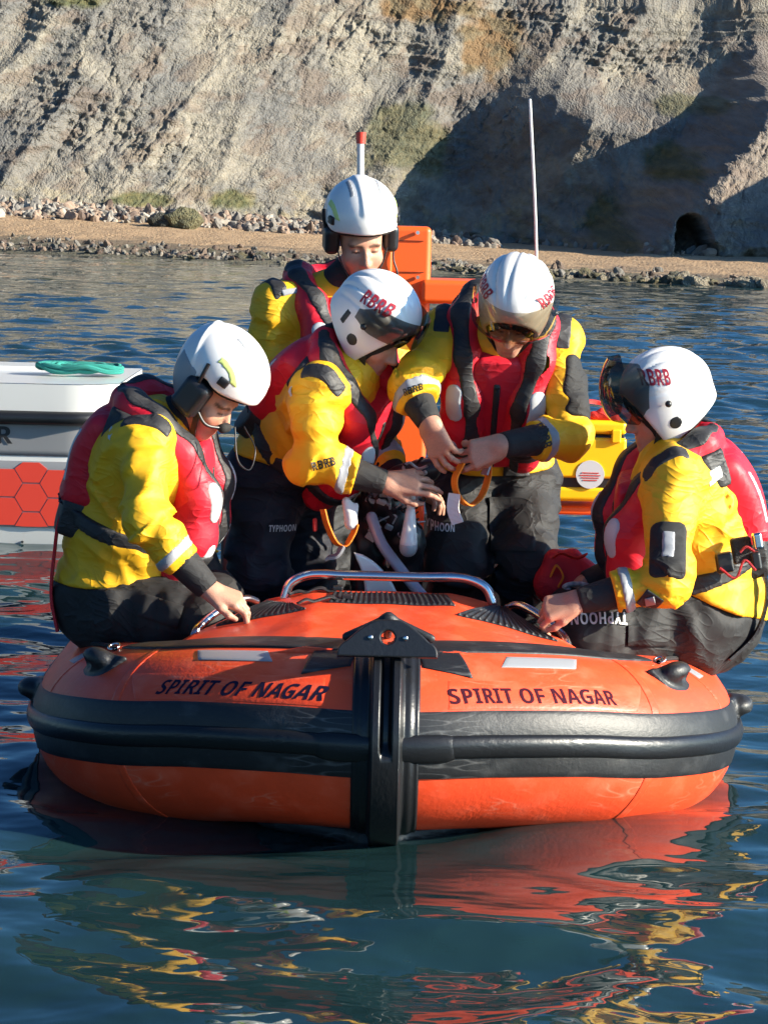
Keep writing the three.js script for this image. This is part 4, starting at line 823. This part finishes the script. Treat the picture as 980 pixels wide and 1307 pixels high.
    // shoulder patch: bound tab lying on top of the shoulder
    const sf = frame(s, T.Z, up), lat = J.sL.clone().sub(J.sR).normalize().multiplyScalar(side === 'L' ? 1 : -1), armDir = e.clone().sub(s).normalize();
    const top = s.clone().addScaledVector(lat, 0.02).addScaledVector(up, 0.06);
    const FS = frame(s.clone().addScaledVector(lat, 0.015), T.Z, up);
    patch(jacket, 'shoulder_patch', suitF, 0.003, FS.wrap((x, y, z) => y < 0.02 ? 0.02 : rbox(0, 0.08, 0.0, 0.026, 0.09, 0.072, 0.012)(x, y, z)), [FS.at(0, 0.07, 0.05), FS.at(0, 0.07, -0.05)], 0.06, M.webbing);
    // elbow pad on the outer side of the upper arm
    if ((o.elbow ?? '').includes(side)) {
      const mid = mix(s, e, o.elbowAt ?? 0.72), outN = o['elbowOut' + side], FE = frame(mid, outN.clone().addScaledVector(armDir, -outN.dot(armDir)), armDir.clone().negate());
      const pd = patch(jacket, 'elbow_pad', suitF, 0.005, FE.wrap((x, y, z) => z < 0 ? 0.03 : rbox(0, 0, 0.05, 0.052, o.elbowLen ?? 0.085, 0.12, 0.022)(x, y, z)), [FE.at(0, 0.06, 0.05), FE.at(0, -0.06, 0.05)], 0.08, M.neoprene);
      if (o.elbowBadge) patch(pd, 'badge', suitF, 0.0075, FE.wrap((x, y, z) => z < 0 ? 0.03 : rbox(0, 0.012, 0.05, 0.019, 0.042, 0.12, 0.004)(x, y, z)), [FE.at(0, 0.0, 0.06)], 0.07, M.silver);
    }
  }
  // life jacket: two padded lobes from behind the neck down the chest, and a back panel
  const kz = o.vestFront ?? 0;
  const lobes = [], bands = [], marks = [];
  for (const s of [1, -1]) {
    const pts = [T.at(s * 0.015, 0.085, -0.115), T.at(s * 0.085, 0.095, -0.075), T.at(s * 0.118, 0.075, 0.005), T.at(s * 0.112, 0.015, 0.10), T.at(s * 0.100, -0.10, 0.158 + kz), T.at(s * 0.098, -0.22, 0.172 + kz), T.at(s * 0.096, -0.34, 0.16 + kz)];
    lobes.push(chain(pts, [0.040, 0.045, 0.048, 0.052, 0.062, 0.070, 0.056], 0.04));
    const bp2 = [T.at(s * 0.03, 0.14, -0.14), T.at(s * 0.115, 0.145, -0.065), T.at(s * 0.135, 0.125, 0.03), T.at(s * 0.110, 0.05, 0.155), T.at(s * 0.066, -0.10, 0.23 + kz), T.at(s * 0.062, -0.22, 0.25 + kz), T.at(s * 0.066, -0.36, 0.22 + kz)];
    bands.push(bp2); marks.push([T.at(s * 0.128, -0.055, 0.20 + kz), T.at(s * 0.125, -0.12, 0.225 + kz), T.at(s * 0.120, -0.27, 0.225 + kz)]);
  }
  const backRegion = T.wrap((x, y, z) => rbox(0, -0.10, -0.12, 0.135 - 0.0 * y, 0.15, 0.14, 0.04)(x * (1 + 0.6 * Math.max(0, -y - 0.05)), y, z));
  const backF = (x, y, z) => smax(torso(x, y, z) - 0.052, backRegion(x, y, z), 0.03);
  const vest0 = uni([...lobes, backF], 0.03);
  const vestN = fabricFolds(vest0, 0.0042, [], o.seed + 11);
  const vestF = (x, y, z) => smax(vestN(x, y, z), -(seg(T.o, neckTop, 0.068, 0.066)(x, y, z)), 0.01);
  const vpts = [T.at(0.16, 0.1, -0.16), T.at(-0.16, 0.1, -0.16), T.at(0.16, -0.4, 0.2 + kz), T.at(-0.16, -0.4, 0.2 + kz), T.at(0, -0.25, -0.2), T.at(0.15, -0.2, 0.25 + kz), T.at(-0.15, -0.2, 0.25 + kz)];
  const vest = part(root, 'life_jacket', solid(vestF, around(vpts, 0.06), 0.0085), M.red, o.vestLabel);
  patch(vest, 'front_flap', torso, 0.036, T.wrap((x, y, z) => z < 0 ? 0.05 : rbox(0, -0.16, 0.15, 0.075, 0.20, 0.2, 0.03)(x, y, z)), [T.at(0, -0.05, 0.15), T.at(0, -0.34, 0.15)], 0.1, M.red, 0.0085);
  patch(vest, 'front_zip', torso, 0.0395, T.wrap((x, y, z) => z < 0 ? 0.05 : rbox(0, -0.19, 0.15, 0.011, 0.165, 0.2, 0.004)(x, y, z)), [T.at(0, -0.05, 0.17), T.at(0, -0.34, 0.17)], 0.05, M.webbing, 0.006);
  for (const b of bands) {
    patch(vest, 'black_binding', vestF, 0.0035, chain(b, [0.062, 0.062, 0.060, 0.056, 0.052, 0.052, 0.05].map(r => r * 0.46), 0.03), b, 0.05, M.webbing);
  }
  for (const m of marks) { patch(vest, 'reflective_patch', vestF, 0.0035, seg(m[0], m[1], 0.028), m.slice(0, 2), 0.04, M.whitePatch, 0.0052); patch(vest, 'reflective_patch', vestF, 0.0035, seg(m[2], m[2].clone().addScaledVector(T.Y, 0.04), 0.028), [m[2], m[2].clone().addScaledVector(T.Y, 0.04)], 0.04, M.whitePatch, 0.0052); }
  // back: lower black pouch, pale tab, webbing belt
  const pouch = T.wrap(rbox(0, -0.285, -0.12, 0.12, 0.065, 0.14, 0.03));
  patch(vest, 'back_pouch', torso, 0.040, pouch, [T.at(0.1, -0.3, -0.18), T.at(-0.1, -0.3, -0.18), T.at(0, -0.3, -0.05)], 0.09, M.webbing, 0.009);
  for (const s of [1, -1]) {
    const y = T.wrap(rbox(s * 0.125, 0.035, -0.075, 0.04, 0.055, 0.055, 0.015)); patch(vest, 'shoulder_yoke', uni([torso, vestF], 0.03), 0.010, y, [T.at(s * 0.125, 0.05, -0.075)], 0.09, M.webbing, 0.0075);
    const tb = T.wrap(rbox(s * 0.125, 0.03, -0.08, 0.1, 0.017, 0.028, 0.006)); patch(vest, 'reflective_tab', uni([torso, vestF], 0.03), 0.0125, tb, [T.at(s * 0.125, 0.03, -0.08)], 0.07, M.whitePatch, 0.0055);
    patch(vest, 'back_stripe', vestF, 0.003, T.wrap((x, y, z) => z > -0.05 ? 0.03 : rbox(s * 0.095, -0.10, -0.2, 0.009, 0.085, 0.12, 0.003)(x, y, z)), [T.at(s * 0.095, -0.03, -0.19), T.at(s * 0.095, -0.17, -0.19)], 0.05, M.whitePatch, 0.0055);
  }
  const beltBase = uni([torso, vestF], 0.05), beltR = T.wrap((x, y, z) => Math.abs(y + 0.275) - 0.024);
  patch(vest, 'belt', (x, y, z) => Math.min(beltBase(x, y, z), 1), 0.009, (x, y, z) => Math.max(beltR(x, y, z), torso(x, y, z) - 0.13), [T.at(0.2, -0.275, 0.2), T.at(-0.2, -0.275, -0.2), T.at(-0.2, -0.275, 0.2), T.at(0.2, -0.275, -0.2)], 0.04, M.webbing, 0.0085);
  const head = o.helmet.kind === 'lettered' ? helmetLettered(root, H, o.helmet) : helmetRescue(root, H, o.helmet);
  return { root, J, T, H, jacket, vest, suitF, legsFold, hands, patch, up };
}
const relaxed = [[0.35, 0.45, 0.3], [0.45, 0.5, 0.35], [0.5, 0.55, 0.4], [0.55, 0.55, 0.4]];
const grip = [[0.75, 1.1, 0.7], [0.8, 1.15, 0.75], [0.85, 1.15, 0.75], [0.9, 1.15, 0.75]];
const pinch = [[0.75, 0.55, 0.25], [0.9, 0.6, 0.35], [1.0, 0.7, 0.5], [1.1, 0.8, 0.5]];
const crew = [];
// seated on the left tube, leaning in
crew.push(person({
  label: 'person in yellow drysuit sitting on the boat tube in a headset helmet without lettering', seed: 1.3, ground: 0.1, headScale: 0.90, girth: 1.12, vestFront: 0.03,
  front: V(1, 0, 0.12), look: V(0.72, -0.64, 0.28), crown: V(0.60, 0.74, 0.24), waist: 0.10, waistUp: V(-0.05, 1, 0),
  j: { pelvis: [138, 758, 7.02], head: [288, 470, 6.86], sR: [182, 566, 6.75], sL: [212, 552, 7.10], eR: [188, 668, 6.60], eL: [235, 670, 7.2], wR: [266, 752, 6.60], wL: [275, 745, 7.15], hR: [162, 778, 6.90], hL: [165, 772, 7.12], kR: [262, 792, 6.78], kL: [275, 775, 7.1], aR: [300, 915, 6.95], aL: [305, 915, 7.15] },
  handR: { dir: V(0.78, -0.30, 0.05), palm: V(0.15, -0.95, -0.25), curls: [[0.25, 0.7, 0.4], [0.45, 0.8, 0.5], [0.6, 0.9, 0.5], [0.7, 0.9, 0.5]], thumb: [0.9, 0.3] }, handL: { dir: V(0.7, -0.6, 0), palm: V(0, -1, 0), curls: grip },
  helmet: { kind: 'rescue', mic: -1 },
}));
// seated on the right tube
crew.push(person({
  label: 'person in yellow drysuit sitting with back to open water, visor raised on white RBRB helmet', seed: 4.1, ground: 0.1, headScale: 0.92, girth: 1.15, vestFront: 0.035,
  front: V(-1, 0.0, 0.10), look: V(-0.97, -0.18, 0.16), crown: V(-0.16, 0.98, 0.10), waist: 0.10, waistUp: V(0.37, 0.93, 0), elbow: 'L', elbowOutL: V(-0.1, 0, 1), elbowBadge: true, elbowAt: 0.78,
  j: { pelvis: [904, 776, 7.02], head: [849, 493, 6.90], sL: [854, 612, 6.75], sR: [874, 600, 7.10], eL: [850, 742, 6.60], eR: [815, 720, 7.2], wL: [738, 767, 6.60], wR: [745, 745, 7.15], hL: [884, 798, 6.90], hR: [884, 790, 7.12], kL: [748, 812, 6.76], kR: [735, 795, 7.1], aL: [700, 925, 6.95], aR: [695, 925, 7.15] },
  handL: { dir: V(-0.85, -0.25, 0.0), palm: V(-0.25, -0.75, -0.55), curls: [[0.7, 0.9, 0.5], [0.9, 1.0, 0.6], [1.0, 1.0, 0.6], [1.1, 1.0, 0.6]], thumb: [0.6, 0.5] }, handR: { dir: V(-0.7, -0.6, 0), palm: V(0, -1, 0), curls: grip },
  helmet: { kind: 'lettered', sides: [1, -1], letter: [0.086, 0.062, 0.030, 0.058, 0.10], visor: { half: 1.12, top: 0.62, low: -0.75, turn: 0.15, push: 0.045, mat: M.visor } },
}));
// standing, turned to the right
crew.push(person({
  label: 'person standing in yellow drysuit, dark visor over the brow of white RBRB helmet, reaching out', seed: 7.7, ground: 0.06, headScale: 0.92, trouser: M.navy,
  front: V(0.92, -0.1, 0.40), look: V(0.76, -0.52, 0.36), crown: V(0.48, 0.80, 0.30), waist: 0.08, waistUp: V(0.2, 1, 0.1),
  j: { pelvis: [358, 590, 7.45], head: [484, 395, 7.12], sR: [405, 496, 7.02], sL: [468, 478, 7.36], eR: [398, 590, 6.98], eL: [478, 575, 7.42], wR: [492, 616, 6.98], wL: [512, 618, 7.3], hR: [333, 612, 7.36], hL: [385, 612, 7.55], kR: [330, 725, 7.30], kL: [388, 725, 7.5], aR: [328, 870, 7.4], aL: [388, 865, 7.6] },
  handR: { dir: V(0.97, 0.05, 0.0), palm: V(-0.1, -0.55, -0.8), curls: [[0.15, 0.3, 0.2], [0.25, 0.4, 0.3], [0.45, 0.6, 0.4], [0.7, 0.8, 0.5]], thumb: [0.8, 0.6], spread: 2 }, handL: { dir: V(0.8, -0.2, 0), palm: V(0, -1, 0), curls: relaxed },
  helmet: { kind: 'lettered', sides: [1, -1], square: true, letter: [0.108, 0.056, 0.030, 0.028, 0.05], visor: { half: 1.6, top: 0.36, low: -0.26, turn: -0.02, mat: M.visor } },
}));
// standing, bent over facing out of the boat
crew.push(person({
  label: 'person bent forward in yellow drysuit working with both hands, clear visor down, RBRB helmet', seed: 11.2, ground: 0.06, headScale: 0.89,
  front: V(-0.08, -0.35, 0.93), look: V(-0.14, -0.66, 0.74), crown: V(0.05, 0.74, 0.67), waist: 0.02, waistUp: V(0, 1, 0.25), elbow: 'L', elbowOutL: V(0.75, 0, 0.65), elbowLen: 0.10, elbowAt: 0.55, cuff: 0.5,
  j: { pelvis: [628, 588, 7.62], head: [659, 374, 7.02], sR: [570, 428, 7.28], sL: [710, 438, 7.28], eR: [522, 492, 7.06], eL: [722, 556, 7.14], wR: [548, 540, 6.96], wL: [640, 568, 6.98], hR: [588, 612, 7.58], hL: [668, 612, 7.62], kR: [582, 720, 7.34], kL: [672, 720, 7.38], aR: [578, 865, 7.5], aL: [668, 868, 7.55] },
  handR: { dir: V(0.42, -0.88, 0.12), palm: V(0.45, 0.0, -0.8), curls: [[0.35, 0.45, 0.2], [0.4, 0.5, 0.3], [0.5, 0.5, 0.4], [0.6, 0.6, 0.4]], thumb: [0.4, 0.8] }, handL: { dir: V(-0.92, -0.30, 0.1), palm: V(-0.2, -0.1, -0.95), curls: [[0.5, 0.6, 0.3], [0.6, 0.7, 0.4], [0.7, 0.8, 0.5], [0.8, 0.8, 0.5]], thumb: [0.5, 0.6] },
  helmet: { kind: 'lettered', sides: [1, -1], letter: [0.095, 0.054, 0.028, 0.045, 0.1], visor: { half: 1.5, top: 0.5, low: -0.95, turn: -0.05, mat: M.visorClear } },
}));
// at the back, looking down
crew.push(person({
  label: 'person at the stern with face showing under a white headset helmet, standing behind the others', seed: 15.9, ground: 0.06, headScale: 0.94,
  front: V(0.42, 0, 0.90), look: V(0.22, -0.34, 0.91), crown: V(0.02, 0.93, 0.34), waist: 0.1,
  j: { pelvis: [425, 570, 8.15], head: [461, 273, 7.98], sR: [354, 390, 8.02], sL: [488, 388, 8.2], eR: [338, 490, 7.98], eL: [500, 500, 8.2], wR: [400, 575, 7.85], wL: [470, 580, 7.95], hR: [400, 600, 8.1], hL: [455, 600, 8.2], kR: [400, 720, 8.05], kL: [455, 720, 8.15], aR: [400, 840, 8.15], aL: [455, 840, 8.2] },
  handR: { dir: V(0.6, -0.5, 0.3), palm: V(0, -1, 0), curls: relaxed }, handL: { dir: V(0, -0.6, 0.6), palm: V(0, -1, 0), curls: relaxed },
  helmet: { kind: 'rescue', mic: 0 },
}));
// ---------------------------------------------------------------- printing and loose gear on the suits
const faceTo = V(0, 0.18, 1).normalize();
// lettering laid on a cloth surface f, centred where the photograph shows it
function clothText(parent, text, w, h, px, py, d, out, rightDir, f, mat, slant = 0) {
  const c = P(px, py, d), Z = out.clone().normalize(), X = rightDir.clone().addScaledVector(Z, -rightDir.dot(Z)).normalize(), Y = Z.clone().cross(X);
  return part(parent, 'lettering', lettering(text, w, h, (x, y) => {
    const q = c.clone().addScaledVector(X, x - w / 2).addScaledVector(Y, y - h / 2).addScaledVector(Z, 0.16);
    for (let i = 0; i < 60; i++) { const e = f(q.x, q.y, q.z); if (e < 0.0008) break; q.addScaledVector(Z, -Math.max(e * 0.7, 0.0006)); }
    return q.addScaledVector(Z, 0.0032);
  }, { fine: 0.009, slant }), mat);
}
// a small label or tag lying on a cloth surface
function clothTag(parent, name, w, h, px, py, d, out, rightDir, f, mat, lift = 0.003) {
  const c = P(px, py, d), Z = out.clone().normalize(), X = rightDir.clone().addScaledVector(Z, -rightDir.dot(Z)).normalize(), Y = Z.clone().cross(X);
  return part(parent, name, boxUV(gridGeo(10, 10, (a, b) => {
    const edge = a === 0 || a === 1 || b === 0 || b === 1, q = c.clone().addScaledVector(X, (clamp(a * 1.25 - 0.125) - 0.5) * w).addScaledVector(Y, (clamp(b * 1.25 - 0.125) - 0.5) * h).addScaledVector(Z, 0.16);
    for (let i = 0; i < 60; i++) { const e = f(q.x, q.y, q.z); if (e < 0.0008) break; q.addScaledVector(Z, -Math.max(e * 0.7, 0.0006)); }
    return q.addScaledVector(Z, edge ? -0.002 : lift);
  })), mat);
}
const [pA, pB, pC, pD, pE] = crew;
const trousers = p => p.root.children.find(c => c.name === 'drysuit_trousers');
M.print = new THREE.MeshPhysicalMaterial({ color: C3(0.55, 0.56, 0.58), roughness: 0.5 });
M.badge = cloth(0.10, 0.11, 0.04); M.redTag = cloth(0.7, 0.03, 0.02);
clothText(trousers(pC), 'TYPHOON', 0.088, 0.022, 362, 677, 7.2, V(0.1, 0, 1), V(1, -0.05, 0), pC.legsFold, M.print);
clothText(trousers(pD), 'TYPHOON', 0.100, 0.024, 560, 676, 7.25, V(0, 0, 1), V(1, 0, 0), pD.legsFold, M.print);
clothText(trousers(pB), 'TYPHOON', 0.165, 0.038, 764, 790, 6.7, V(0, 0.35, 1), V(-1, -0.04, 0), pB.legsFold, M.print);
const sleeve = (p, px, py, d, w, h, out, right) => { clothTag(p.jacket, 'badge', w * 1.25, h * 1.5, px, py, d, out, right, p.suitF, M.badge, 0.0026); clothText(p.jacket, 'RBRB', w, h, px, py, d, out, right, p.suitF, M.inkBlack); };
const sleeveText = (p, px, py, d, w, h, out, right) => clothText(p.jacket, 'RBRB', w, h, px, py, d, out, right, p.suitF, M.inkBlack);
sleeveText(pD, 697, 556, 7.0, 0.075, 0.034, V(0.25, 0.1, 1), V(0.35, -0.92, 0.1));
sleeveText(pC, 413, 592, 6.9, 0.070, 0.026, V(0.05, 0.1, 1), V(0.95, 0.28, 0));
sleeveText(pD, 527, 497, 6.98, 0.060, 0.022, V(-0.25, 0.1, 1), V(0.92, 0.35, 0.1));
{ const t = clothTag(pB.jacket, 'badge', 0.058, 0.05, 829, 768, 6.55, V(0, 0.1, 1), V(0.85, -0.55, 0), pB.suitF, M.webbing); const c = P(829, 768, 6.5); clothTag(pB.jacket, 'badge_emblem', 0.026, 0.026, 829, 768, 6.55, V(0, 0.1, 1), V(0.3, -0.9, 0), pB.suitF, M.silver, 0.005); }
// pockets and zips on the trousers
for (const [p, px, py, d, w, h] of [[pD, 660, 668, 7.25, 0.13, 0.17], [pA, 205, 780, 6.7, 0.12, 0.07], [pB, 830, 812, 6.7, 0.13, 0.06]]) clothTag(trousers(p), 'pocket', w, h, px, py, d, V(0.1, 0.15, 1), V(1, p === pA ? -0.3 : 0, 0), p.legsFold, M.black, 0.006);
clothTag(trousers(pD), 'red_tag', 0.045, 0.028, 664, 590, 7.3, V(0, 0, 1), V(1, -0.1, 0), pD.legsFold, M.redTag, 0.006);
clothTag(trousers(pD), 'pocket_flap', 0.085, 0.034, 662, 608, 7.3, V(0, 0, 1), V(1, 0, 0), pD.legsFold, M.webbing, 0.009);
clothTag(pE.jacket, 'badge', 0.05, 0.02, 365, 362, 7.9, V(-0.2, 0.5, 1), V(0.9, 0.4, 0), pE.suitF, M.silver);
// harness straps, buckles and cords
const belt = (p, name, pts, w, mat, side = V(0, 0, 1)) => part(p.vest, name, strap(pts.map(q => P(...q)), side, w, 0.008), mat);
belt(pA, 'crotch_strap', [[88, 640, 6.9], [76, 665, 6.9], [70, 705, 6.92], [66, 760, 6.92], [74, 806, 6.92]], 0.026, M.redWeb);
belt(pB, 'crotch_strap', [[972, 715, 6.9], [978, 762, 6.9], [964, 808, 6.9], [930, 842, 6.88]], 0.028, M.webbing);
for (const [p, px, py, d, w, h, m] of [[pB, 946, 702, 6.76, 0.06, 0.075, M.webbing], [pB, 924, 718, 6.72, 0.05, 0.06, M.blackPlastic], [pB, 966, 690, 6.74, 0.028, 0.05, M.steel], [pB, 964, 716, 6.75, 0.03, 0.055, M.blackPlastic]]) {
  const q = P(px, py, d), g = new RoundedBoxGeometry(w, h, 0.03, 3, 0.009); g.rotateZ(0.2); g.translate(q.x, q.y, q.z); part(p.vest, 'buckle', g, m);
}
for (const pts of [[[918, 725, 6.69], [938, 738, 6.68], [950, 715, 6.69], [964, 728, 6.69]], [[944, 705, 6.69], [952, 698, 6.69], [962, 704, 6.69]]]) part(pB.vest, 'toggle_cord', tube(pts.map(q => P(...q)), 0.0038, 24, 7), M.redWeb);
part(pA.vest, 'headset_cable', tube([[300, 545, 6.75], [305, 590, 6.72], [318, 600, 6.72], [326, 575, 6.74], [312, 545, 6.8]].map(q => P(...q)), 0.0022, 40, 6), M.blackPlastic);
// ---------------------------------------------------------------- gear
{
  const d = 8.55, a = P(700, 536, d), b = P(797, 643, d), w = b.x - a.x, h = a.y - b.y, cx = (a.x + b.x) / 2, cy = (a.y + b.y) / 2;
  const t = thing('equipment_case', 'yellow plastic equipment case with black seams and red carrying strap', 'case', V(cx, b.y, -d - 0.13));
  const bx = (W, H, D, x, y, z, r, mat, name) => { const g = new RoundedBoxGeometry(W, H, D, 4, r); g.translate(x, y, z); return part(t, name, g, mat); };
  const zc = -d - 0.15;
  bx(w, h * 0.17, 0.27, cx, a.y - h * 0.085, zc, 0.018, M.yellowPlastic, 'lid');
  bx(w * 1.0, h * 0.5, 0.28, cx, a.y - h * 0.455, zc, 0.012, M.yellowPlastic, 'body');
  bx(w * 0.98, h * 0.20, 0.27, cx, b.y + h * 0.10, zc, 0.02, M.yellowPlastic, 'base');
  bx(w * 0.985, h * 0.66, 0.262, cx, cy - 0.002, zc, 0.01, M.blackPlastic, 'seal');
  const lb = new THREE.CylinderGeometry(0.052, 0.052, 0.004, 32); lb.rotateX(Math.PI / 2); const lq = P(753, 606, d); lb.translate(lq.x, lq.y, zc + 0.1415); const L = part(t, 'round_label', lb, M.whitePatch);
  for (let i = 0; i < 4; i++) { const g = new THREE.BoxGeometry(0.075 - 0.012 * Math.abs(i - 1), 0.0035, 0.002); g.translate(lq.x, lq.y + 0.006 - i * 0.009, zc + 0.1445); part(L, 'printed_line', g, M.redTag); }
  for (const s of [-1, 1]) bx(0.035, 0.05, 0.02, cx + s * w * 0.36, a.y - h * 0.18, zc + 0.146, 0.006, M.yellowPlastic, 'latch');
  const sg = strap([P(742, 540, d - 0.02), P(745, 520, d - 0.02), P(762, 518, d), P(778, 524, d), P(788, 538, d)], V(0, 0, 1), 0.055, 0.012); sg.translate(0, 0.006, -0.1); part(t, 'carrying_strap', sg, M.redTag);
  const sg2 = solid(uni([seg(P(758, 532, d), P(785, 536, d), 0.016, 0.02), seg(P(770, 526, d), P(790, 541, d), 0.012)], 0.02), around([P(770, 532, d)], 0.1), 0.007); sg2.translate(0, 0, -0.06); part(t, 'strap_bundle', sg2, M.redTag);
}
// orange strap loop in the hands of the bent person
{
  const d = 6.98, pts = [[590, 590, d], [580, 612, d], [584, 632, d], [598, 645, d], [612, 636, d + 0.02], [622, 612, d + 0.04], [624, 590, d + 0.05]].map(q => P(...q));
  const t = thing('orange_strap', 'orange webbing loop hanging from the hands of the bent person', 'strap', P(600, 645, d));
  part(t, 'webbing', strap(pts, V(0.55, 0.1, 1), 0.034, 0.004, 60), M.orangeWeb);
  part(t, 'grey_end', strap([P(618, 606, d + 0.03), P(624, 585, d + 0.04), P(622, 572, d + 0.05)], V(0.5, 0, 1), 0.036, 0.006), M.silver);
  part(t, 'white_end', strap([P(580, 630, d - 0.01), P(578, 650, d - 0.01), P(584, 668, d - 0.01)], V(1, 0, 0.3), 0.036, 0.006), M.ropeWhite);
}
{
  const d = 7.0, t = thing('orange_strap', 'orange strap with grey end tucked at the hip of the reaching person', 'strap', P(435, 714, d));
  part(t, 'webbing', strap([P(412, 650, d), P(418, 672, d), P(430, 694, d), P(440, 696, d), P(450, 682, d), P(455, 668, d)], V(0.5, 0.2, 1), 0.036, 0.004, 50), M.orangeWeb);
  part(t, 'grey_end', strap([P(418, 712, d), P(430, 708, d - 0.01), P(438, 696, d - 0.01)], V(0.3, 0.1, 1), 0.05, 0.008), M.silver);
  part(t, 'white_clip', solid(uni([seg(P(442, 640, d), P(448, 668, d), 0.014, 0.018), seg(P(448, 668, d), P(455, 645, d), 0.012, 0.008)], 0.02), around([P(448, 655, d)], 0.09), 0.006), M.ropeWhite);
  part(t, 'red_toggle', cappedTube([P(402, 664, d), P(402, 676, d)], 0.007, 6, 8), M.redTag);
}
// clear hose standing in the boat
solo('clear_hose', cappedTube([P(474, 660, 7.12), P(485, 690, 7.1), P(512, 728, 7.06), P(560, 785, 7.0)], 0.0175, 40, 14), M.clearHose, 'clear corrugated hose sloping down behind the steel bow rail', 'hose');
// white paddle blade and white bottle behind the rail
{
  const s = new THREE.Shape(); s.moveTo(0, 0); s.bezierCurveTo(0.01, 0.05, 0.0, 0.10, -0.03, 0.15); s.bezierCurveTo(0.03, 0.13, 0.085, 0.07, 0.10, 0.0); s.lineTo(0.10, -0.12); s.lineTo(0, -0.12); s.lineTo(0, 0);
  const g = new THREE.ExtrudeGeometry(s, { depth: 0.018, bevelEnabled: true, bevelSize: 0.006, bevelThickness: 0.006, bevelSegments: 2 }); const q = P(466, 770, 7.02); g.translate(q.x, q.y, q.z);
  solo('white_paddle', g, M.whiteGel, 'white curved paddle blade standing behind the steel bow rail', 'paddle');
  const c0 = P(526, 612, 7.02), c1 = P(521, 700, 7.02);
  const t = thing('white_pump', 'white tapered hand pump held upright under the reaching hand', 'pump', c1);
  part(t, 'barrel', solid(seg(mix(c0, c1, 0.45), mix(c0, c1, 0.92), 0.015, 0.027), around([c0, c1], 0.06), 0.007), M.whiteGel);
  part(t, 'shaft', cappedTube([c0, mix(c0, c1, 0.4)], 0.013, 6, 10), M.whiteGel);
  part(t, 'foot_cap', solid(seg(mix(c0, c1, 0.98), c1, 0.028, 0.027), around([c1], 0.06), 0.008), M.silver);
}
// dark engine head with cables
{
  const t = thing('engine_unit', 'black engine unit with loose cables between the two standing people', 'engine', P(500, 760, 7.35));
  const d = 7.25, f = uni([seg(P(485, 625, d), P(545, 600, d), 0.055, 0.04), seg(P(490, 640, d), P(520, 690, d), 0.06, 0.05), seg(P(470, 650, d + 0.05), P(470, 760, d + 0.1), 0.05, 0.06), seg(P(520, 690, d), P(515, 800, d + 0.1), 0.05, 0.06)], 0.03);
  part(t, 'housing', solid((x, y, z) => f(x, y, z) - 0.012 * noise(x * 22, y * 22, z * 22), around([P(470, 600, d), P(550, 800, d)], 0.12), 0.009), M.blackPlastic);
  for (let i = 0; i < 30; i++) { const pts = []; let px = 472 + rnd() * 66, py = 596 + rnd() * 62; for (let k = 0; k < 5; k++) { pts.push(P(px, py, d - 0.075 - rnd() * 0.05)); px += (rnd() - 0.45) * 26; py += (rnd() - 0.35) * 26; } part(t, 'cable', tube(pts, 0.0024 + rnd() * 0.0025, 30, 6), [M.blackPlastic, M.ropeWhite, M.blackPlastic, M.silver][i % 4]); }
  for (let i = 0; i < 26; i++) { const q = P(470 + rnd() * 70, 604 + rnd() * 96, d - 0.07 - rnd() * 0.05), g = new RoundedBoxGeometry(0.012 + rnd() * 0.02, 0.01 + rnd() * 0.02, 0.012, 2, 0.003); g.rotateZ(rnd() * 3); g.rotateX(rnd()); g.translate(q.x, q.y, q.z); part(t, 'fitting', g, [M.silver, M.ropeWhite, M.blackPlastic][i % 3]); }
}
// red rope bag on the deck by the right tube
{
  const d = 7.25, t = thing('rope_bag', 'red bag with loose straps and white rope lying beside the bow rail', 'bag', P(722, 770, d));
  const f = uni([seg(P(705, 745, d), P(740, 745, d), 0.06, 0.07), seg(P(708, 715, d), P(716, 760, d), 0.035, 0.05), seg(P(730, 712, d), P(742, 740, d), 0.03, 0.05)], 0.03);
  part(t, 'sack', solid(fabricFolds(f, 0.010, [], 21), around([P(705, 700, d), P(740, 770, d)], 0.11), 0.009), M.redWeb);
  part(t, 'strap', strap([P(704, 712, d - 0.05), P(716, 706, d - 0.06), P(736, 712, d - 0.06), P(748, 708, d - 0.05)], V(0, 0.4, 1), 0.03, 0.005), M.redTag);
  const pts = []; for (let i = 0; i < 30; i++) pts.push(P(732 + 14 * Math.cos(i * 0.9) + i * 0.3, 750 + 5 * Math.sin(i * 0.9), d - 0.10 - 0.02 * (i % 3))); part(t, 'white_rope', tube(pts, 0.007, 160, 6), M.ropeWhite);
  part(t, 'handle', strap([P(702, 735, d - 0.06), P(710, 722, d - 0.07), P(718, 735, d - 0.07), P(712, 748, d - 0.06)], V(0, 0, 1), 0.022, 0.005), M.orangeWeb);
}
renderer.render(scene, camera);
